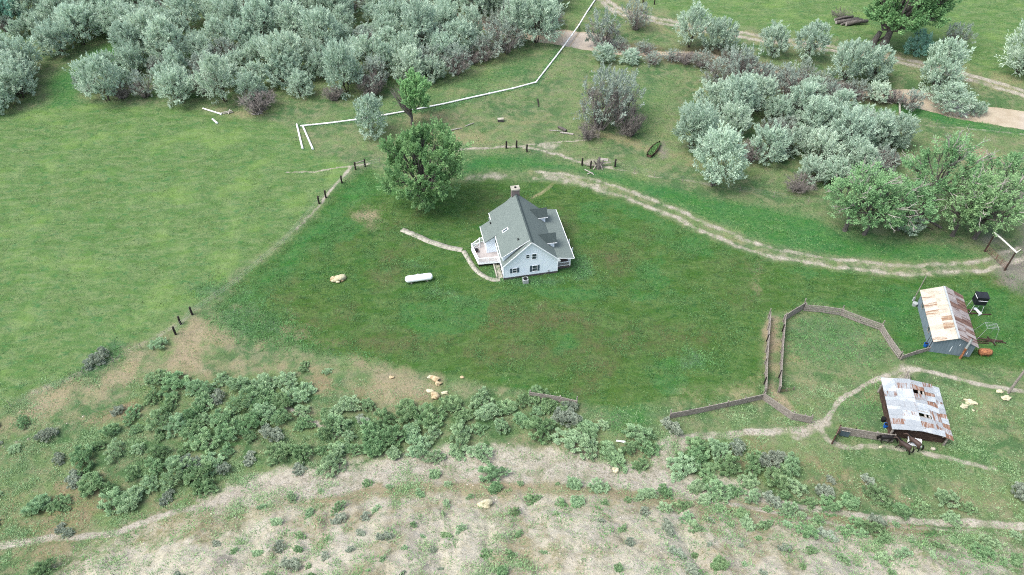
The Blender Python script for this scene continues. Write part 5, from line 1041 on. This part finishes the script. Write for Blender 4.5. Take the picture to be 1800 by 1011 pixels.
# poles
for (px, py), h, r_, lab in (((1772, 691), 9, .15, 'grey utility pole leaning out of the right frame edge'), ((1605, 529), 5.2, .06, 'thin grey pole beside the upper left corner of the metal shed')):
    t = thing('utility_pole', lab, 'pole', at(px, py)); MB().tube([(0, 0, -.3), (.05, 0, h)], [r_*1.15, r_*.85], 8).obj('shaft', M['wood'], t)
    if h > 6: MB().beam((-.9, 0, h-.4), (1., 0, h-.4), .1, .12).obj('crossarm', M['wood'], t)
    else: MB().box(-.12, .12, -.12, .12, -.1, .7).obj('meter_box', M['galv'], t)
# black box blind on legs, rack, bench, scrap wood, buckets, panel, bathtub
c = onz(1724, 525, 2.5); z0 = hgt(c[0], c[1]); t = thing('box_blind', 'black box blind raised on thin white legs behind the metal shed', 'box', (c[0], c[1], z0), -.12)
MB().box(-.75, .75, -.6, .6, 1.75, 3.1).obj('box', M['black'], t); MB().box(-.8, .8, -.65, .65, 3.1, 3.22).obj('lid', M['black'], t); b = MB(); b.box(-.5, .75, -.63, -.601, 2.55, 2.6); b.box(-.775, -.751, -.5, .5, 2.9, 2.98); b.obj('white_strip', M['white'], t)
for a, b_ in ((-1, -1), (1, -1), (1, 1), (-1, 1)): MB().tube([(a*.8, b_*.7, -.1), (a*.65, b_*.5, 1.75)], .02, 5).obj('leg', M['white'], t)
c = onz(1744, 573, 2.3); z0 = hgt(c[0], c[1]); t = thing('metal_rack', 'white metal rack with open bars standing on thin legs', 'rack', (c[0], c[1], z0), -.15); b = MB()
for x in np.linspace(-.75, .75, 2): b.tube([(x, -.55, 2.3), (x, .55, 2.3)], .02, 5)
for y in np.linspace(-.55, .55, 5): b.tube([(-.75, y, 2.3), (.75, y, 2.3)], .018, 5)
b.obj('bars', M['galv'], t)
for a, b_ in ((-1, -1), (1, -1), (1, 1), (-1, 1)): MB().tube([(a*(1.5 if a < 0 else 1.0), b_*.9, -.1), (a*.75, b_*.55, 2.3)], .018, 5).obj('leg', M['galv'], t)
def planks(name, lab, cat, c, segs, mat='brownwood', r_=.07, group=None):
    t = thing(name, lab, cat, c, 0, group)
    for p, q in segs: MB().beam(p, q, r_*2.4, r_).obj('plank', M[mat], t)
planks('scrap_wood', 'crossed brown scrap poles on the grass below the white rack', 'scrap wood', at(1742, 602), [((-2.2, .3, .1), (.9, .0, .12)), ((-1.6, .75, .1), (1.9, -.25, .15)), ((-.2, .9, .2), (.25, -.7, .2)), ((-.6, .5, .15), (1.6, .1, .2)), ((-2.0, -.1, .05), (-.4, -.2, .08))])
planks('scrap_wood', 'dark scrap timbers between the metal shed and the white bench', 'scrap wood', at(1712, 549), [((-1., .3, .15), (.8, .3, .15)), ((-1., -.3, .15), (.8, -.35, .15)), ((-.6, .6, .1), (-.6, -.6, .25)), ((.9, -.5, .1), (2.2, -.5, .1))])
t = thing('bench', 'small white bench behind the metal shed', 'bench', at(1722, 556), .25); MB().box(-.2, .2, 0, 1.3, .38, .46).obj('seat', M['white'], t); [MB().box(-.16, .16, y, y+.08, -.1, .38).obj('leg', M['white'], t) for y in (.1, 1.1)]
for px, py, mt, lab in ((1555.5, 751, 'blue', 'blue plastic bucket beside the low shed'), (1551, 740, 'blackmat', 'black bucket beside the low shed'), (1626, 609, 'blue', 'blue plastic drum at the metal shed corner')):
    t = thing('bucket', lab, 'bucket', at(px, py)); b = MB(); b.tube([(0, 0, 0), (0, 0, .55), (0, 0, .6)], [.22, .28, .3], 12); b.obj('shell', M[mt], t); MB().tube([(0, 0, .601), (0, 0, .61)], .24, 12).obj('opening', M['blackmat'], t)
t = thing('white_board', 'white board lying behind the horses against the low shed', 'board', at(1607, 780), -.3); MB().hexa([(-.85, -.45, .1), (.75, -.45, .1), (.75, .5, .45), (-.85, .5, .45), (-.85, -.45, .16), (.75, -.45, .16), (.75, .5, .51), (-.85, .5, .51)]).obj('sheet', M['white'], t); b = MB(); b.box(-.8, .7, .2, .3, -.1, .34); b.obj('prop', M['wood'], t)
t = thing('stock_tank', 'pale grey feed tub beside the upper left of the metal shed', 'tub', at(1607, 537)); MB().tube([(0, 0, 0), (0, 0, .5), (0, 0, .52), (0, 0, .3)], [.32, .36, .33, .3], 12).obj('tub', M['galv'], t)
# ------------------------------------------------------------------ white irrigation pipe
def pipe_run(lab, px, r_=.17, z=None, group='white irrigation pipes', step=6.1, k=(.0, .0)):
    P = [at(a, b_) for a, b_ in px]; t = thing('irrigation_pipe', lab, 'pipe', (P[0][0], P[0][1], P[0][2]), 0, group); o = P[0].copy(); pts = []
    for p, q in zip(P[:-1], P[1:]):
        n = max(1, round(np.linalg.norm((q-p)[:2])/step))
        for i in range(n): c = p+(q-p)*i/n; pts.append(c)
    pts.append(P[-1])
    for c in pts: c[2] = max(hgt(c[0], c[1]), -.15)+r_+.02
    for a, c in zip(pts[:-1], pts[1:]):
        d = (c-a)/np.linalg.norm(c-a); s = MB().tube([a-o+d*.05, c-o-d*.05], r_*.88, 10).obj('pipe_section', M['pipe'], t)
        MB().tube([c-o-d*.22, c-o+d*.12], r_, 10).obj('coupling', M['tankwhite'], s)
pipe_run('long white irrigation pipe from the pasture corner to the elbow', [(528, 223), (624, 212), (680, 203), (724, 195), (780, 184), (860, 166), (942, 146)])
pipe_run('white irrigation pipe crossing the muddy creek to the top edge', [(943, 145), (963, 119), (990, 84), (1018, 45), (1046, 1), (1066, -30)])
pipe_run('loose white pipe, left of the two lying below the pipe corner', [(522, 220), (532, 262)], .19, step=20); pipe_run('loose white pipe, right of the two lying below the pipe corner', [(533, 224), (550, 263)], .19, step=20)
pipe_run('longer loose white pipe lying at the grove edge', [(357, 192), (389, 202)], .17, step=20); pipe_run('short loose white pipe piece lying at the grove edge', [(374, 211), (382, 218)], .2, step=20); pipe_run('short white pipe piece half hidden in sagebrush by the path', [(1082, 776), (1097, 778)], .13, step=20)
# ------------------------------------------------------------------ logs, trough, broken stump
o0 = at(1496, 42)
for i, (a, c, r_, lab) in enumerate((((-3.6, -.3, .5), (2.6, .9, .55), .42, 'thick grey log, topmost in the log pile'), ((-1.6, -1.0, .45), (3.6, .1, .6), .5, 'thick curved log at the front of the pile'), ((-3.2, .8, .35), (2.2, 1.9, .4), .33, 'log at the back of the pile'), ((-2.6, -.9, .25), (.6, -.3, .9), .26, 'thin log leaning on the pile'), ((-3.9, .2, .9), (.6, 1.4, 1.1), .28, 'pale log across the top of the pile'))):
    l = MB(); p, q = np.array(a), np.array(c); l.tube([p, (p+q)/2+np.array([0, .15, .12]), q], [r_, r_*.9, r_*.75], 9); o = tag(l.obj('log', M['bark'], None, True), lab, 'log', 'logs of the far log pile'); o.location = o0; d = unit(q-p)
    MB().tube([p-d*.03, p-d*.005], r_*.93, 9).obj('cut_end', M['log_end'], o)
bb = bare_bush(401, 5.5, 1.3, M['twig'], 30, 8); o = tag(bb.obj('brush_heap', M['twig']), 'low heap of grey brush behind the log pile', 'brush'); o.location = at(1482, 30)
def log_at(px0, px1, r_, lab, mat='deadwood', lift=.1, cat='log'):
    p, q = at(*px0), at(*px1); o = MB().tube([(0, 0, lift), (q-p)*.5+np.array([0, 0, lift+.06]), q-p+np.array([0, 0, lift])], [r_, r_*.95, r_*.7], 7).obj('fallen_log' if cat == 'log' else cat, M[mat]); o.location = p; return tag(o, lab, cat)
log_at((965, 230), (990, 232), .1, 'thin pale pole lying left of the bare grey clump'); log_at((1008, 237), (985, 234), .17, 'white log end below the bare grey clump', 'log_end'); log_at((995, 232), (981, 225), .3, 'dark grey log leaning on the pale pole', 'bark', .25)
log_at((793, 230), (812, 226), .13, 'grey dead branch on the bare ground behind the tall cottonwood'); log_at((818, 223), (833, 217), .1, 'thin dead branch right of the grey dead one'); log_at((1028, 299), (1044, 308), .1, 'white stick crossing a shorter one below the broken brace', 'log_end'); log_at((1032, 307), (1042, 304), .08, 'short white stick under the crossing one', 'log_end')
log_at((1060, 190), (1045, 192), .1, 'dark branch on the middle meadow', 'darkwood'); log_at((945, 175), (947, 188), .14, 'dark bent branch below the pipe elbow', 'darkwood'); log_at((1655, 402), (1630, 388), .22, 'fallen grey log under the cottonwood grove', 'bark'); log_at((1605, 392), (1640, 404), .1, 'thin dead branch under the cottonwood grove', 'olivebark'); log_at((1580, 205), (1579, 180), .2, 'broken white snag by the creek bend', 'deadwood', .6); log_at((1556, 180), (1568, 183), .12, 'pale log left of the white snag', 'log_end')
for (px, py), lab in (((1591, 224), 'brown leaning post in the creek meadow'),):
    o = MB().tube([(0, 0, -.2), (.5, 0, 2.2)], [.14, .11], 7).obj('fence_post', M['brownwood']); o.location = at(px, py); tag(o, lab, 'post')
for i, (px, py, lab) in enumerate(((400, 199, 'pale broken wood at the foot of the bare bush'), (452, 201, 'bleached wood splinters under the bare bush, right'))): planks('scrap_wood', lab, 'scrap wood', at(px, py), [((-1.2, 0, .1), (.8, .3, .4)), ((-.8, -.3, .1), (1., .2, .15)), ((.3, -.4, .1), (.4, .6, .5))], 'log_end', .08)
t = thing('stone_block', 'small grey concrete block in the middle meadow', 'block', at(880, 213), .1); MB().box(-.55, .55, -.3, .3, -.1, .5).obj('body', M['stonebase'], t); MB().box(-.56, .56, -.31, .31, .5, .56).obj('top', M['stone'], t)
t = thing('sign', 'small white sign at the far road, cut by the top edge', 'sign', at(1124, 6)); MB().box(-.9, .9, -.05, .05, 1.0, 2.0).obj('board', M['white'], t); [MB().box(x-.05, x+.05, .05, .15, -.2, 1.9).obj('leg', M['darkwood'], t) for x in (-.7, .7)]
p, q = at(1140, 277), at(1160, 252); c = (p+q)/2; rz = math.atan2(q[1]-p[1], q[0]-p[0]); t = thing('old_boat', 'weathered dark boat shaped trough full of grass in the litter', 'boat', c, rz); Lb = np.linalg.norm(q-p)
b = MB(); ns = 13; st = []
for i in range(ns):
    f = i/(ns-1); x = (f-.5)*Lb; w_ = (.95*math.sin(math.pi*min(1, .16+f*.9))**.6)*.72+.02; st.append([(x, -w_, .62), (x, -w_*.8, .0), (x, w_*.8, .0), (x, w_, .62), (x, w_*.86, .6), (x, w_*.68, .2), (x, -w_*.68, .2), (x, -w_*.86, .6)])
V = [v for s in st for v in s]; F = [(i*8+k, i*8+(k+1) % 8, i*8+8+(k+1) % 8, i*8+8+k) for i in range(ns-1) for k in range(8)]+[tuple(range(8)), tuple((ns-1)*8+k for k in range(8))[::-1]]
b.add(V, F); b.obj('hull', M['brownwood'], t)
r = np.random.default_rng(77); m = 500; P = np.stack([r.uniform(-.42, .42, m)*Lb, r.uniform(-.5, .5, m), np.full(m, .42)], 1); link('grass_inside', leaves('grass_inside', M['weed'], P, np.stack([r.normal(0, .5, m), r.normal(0, .5, m), np.ones(m)], 1), np.stack([r.normal(0, .5, m), r.normal(0, .5, m), np.ones(m)], 1), np.full(m, .4), np.full(m, .12), r.random(m)), t)
t = thing('broken_stump', 'jagged dark grey stump with leaning boards at the trail', 'stump', at(1052, 295)); t.scale = (.72, .72, .66); b = MB(); b.tube([(0, 0, -.2), (.1, .1, .8), (-.1, .5, 1.9), (.2, .9, 2.8)], [.75, .6, .45, .2], 7); b.tube([(0, 0, .4), (.8, .2, 1.5), (1.1, .6, 2.1)], [.4, .3, .1], 6); b.tube([(0, 0, .3), (-.8, .1, 1.4), (-1.3, .2, 2.2)], [.35, .22, .08], 6); b.obj('trunk', M['bark'], t)
for p, q in (((-3.2, .6, .9), (.2, .0, .9)), ((-3., .5, .5), (0, -.1, .5)), ((-1.4, -.9, .1), (-.2, .3, 1.5)), ((.9, -1., .1), (.2, .2, 1.7)), ((.2, .6, 1.3), (3., .9, 1.0)), ((.4, 1.0, .2), (1.6, 1.4, .5))): MB().beam(p, q, .2, .07).obj('board', M['wood'], t)
t = thing('flat_board', 'pale flat board on the ground right of the broken stump', 'board', at(1062, 281), -.2); MB().box(-.7, .7, -.35, .35, .0, .1).obj('sheet', M['log_end'], t); MB().box(-.7, .7, -.05, .05, .1, .14).obj('batten', M['wood'], t)
# ------------------------------------------------------------------ horses
def horse(lab, hind, front, low=False, mat='coat', stride=.2, scale=1.02, turn=0.):
    p, q = at(*hind), at(*front); c = (p+q)/2; rz = math.atan2(q[1]-p[1], q[0]-p[0])
    bm = bmesh.new(); skl = bm.verts.layers.skin.verify()
    def v(co, ra, root=False): x = bm.verts.new(co); x[skl].radius = (ra, ra); x[skl].use_root = root; return x
    def chain(a, seq):
        for co, ra in seq: n = v(co, ra); bm.edges.new((a, n)); a = n
        return a
    pel = v((-.55, 0, 1.22), .29, True); s = stride
    chain(pel, [((-.80, 0, 1.2), .2)])
    chest = chain(pel, [((-.15, 0, 1.15), .31), ((.2, 0, 1.14), .31), ((.46, 0, 1.2), .28)])
    if low: chain(chest, [((.72, turn*.2, 1.2), .18), ((1.0, turn*.6, .98), .135), ((1.2, turn, .8), .115), ((1.3, turn*1.2, .58), .095), ((1.34, turn*1.3, .4), .07)])
    else: chain(chest, [((.68, turn*.2, 1.4), .19), ((.92, turn*.5, 1.62), .145), ((1.1, turn*.8, 1.78), .12), ((1.3, turn*1.1, 1.6), .095), ((1.45, turn*1.3, 1.44), .07)])
    for sg, ph in ((1, 1), (-1, -1)):
        chain(chest, [((.44, sg*.17, .88), .12), ((.48+ph*s*.6, sg*.18, .55), .07), ((.46+ph*s, sg*.18, .28), .05), ((.50+ph*s*1.2, sg*.18, .05), .06)])
        chain(pel, [((-.58, sg*.2, .86), .16), ((-.72-ph*s*.5, sg*.2, .52), .075), ((-.68-ph*s, sg*.19, .27), .052), ((-.62-ph*s*1.1, sg*.19, .05), .06)])
    me = bpy.data.meshes.new('body'); bm.to_mesh(me); bm.free(); tmp = bpy.data.objects.new('tmp', me); COL.objects.link(tmp)
    mo = tmp.modifiers.new('s', 'SKIN'); mo.use_smooth_shade = True; ms = tmp.modifiers.new('u', 'SUBSURF'); ms.levels = 2; ms.render_levels = 2
    dg = bpy.context.evaluated_depsgraph_get(); nm = bpy.data.meshes.new_from_object(tmp.evaluated_get(dg)); bpy.data.objects.remove(tmp)
    nm.materials.clear(); nm.materials.append(M[mat])
    t = thing('horse', lab, 'horse', (c[0], c[1], c[2]), rz, 'horses at the low shed'); t.scale = (scale,)*3
    link('body', nm, t)
    b = MB(); b.tube([(-.86, 0, 1.38), (-1.04, .02, 1.1), (-1.06, .06, .8), (-1.0, .08, .45)], [.05, .09, .1, .03], 7); b.obj('tail', M['mane'], t)
    b = MB(); pk = [(.5, 0, 1.5), (.75, turn*.3, 1.62), (.95, turn*.6, 1.82), (1.12, turn*.85, 1.92)] if not low else [(.5, 0, 1.5), (.75, turn*.25, 1.4), (1., turn*.65, 1.13), (1.2, turn, .93)]
    b.tube(pk, [.06, .09, .08, .04], 6); b.obj('mane', M['mane'], t)
    e = np.array(pk[-1]); 
    for sg in (-1, 1): MB().tube([e+(0, sg*.06, -.03), e+(.03, sg*.09, .14)], [.04, .01], 5).obj('ear', M['mane'], t)
horse('black horse with lowered head, leftmost of the three by the low shed', (1546.5, 777), (1562.5, 778), True, 'blackcoat', turn=-.15)
horse('dark brown horse in front, stepping left away from the low shed', (1595.5, 797), (1575, 786), False, 'coat', .22, turn=.1)
horse('dark brown horse beside the white board, nearest the log wall', (1611, 791), (1595, 780.5), False, 'coat', .12, turn=.25)
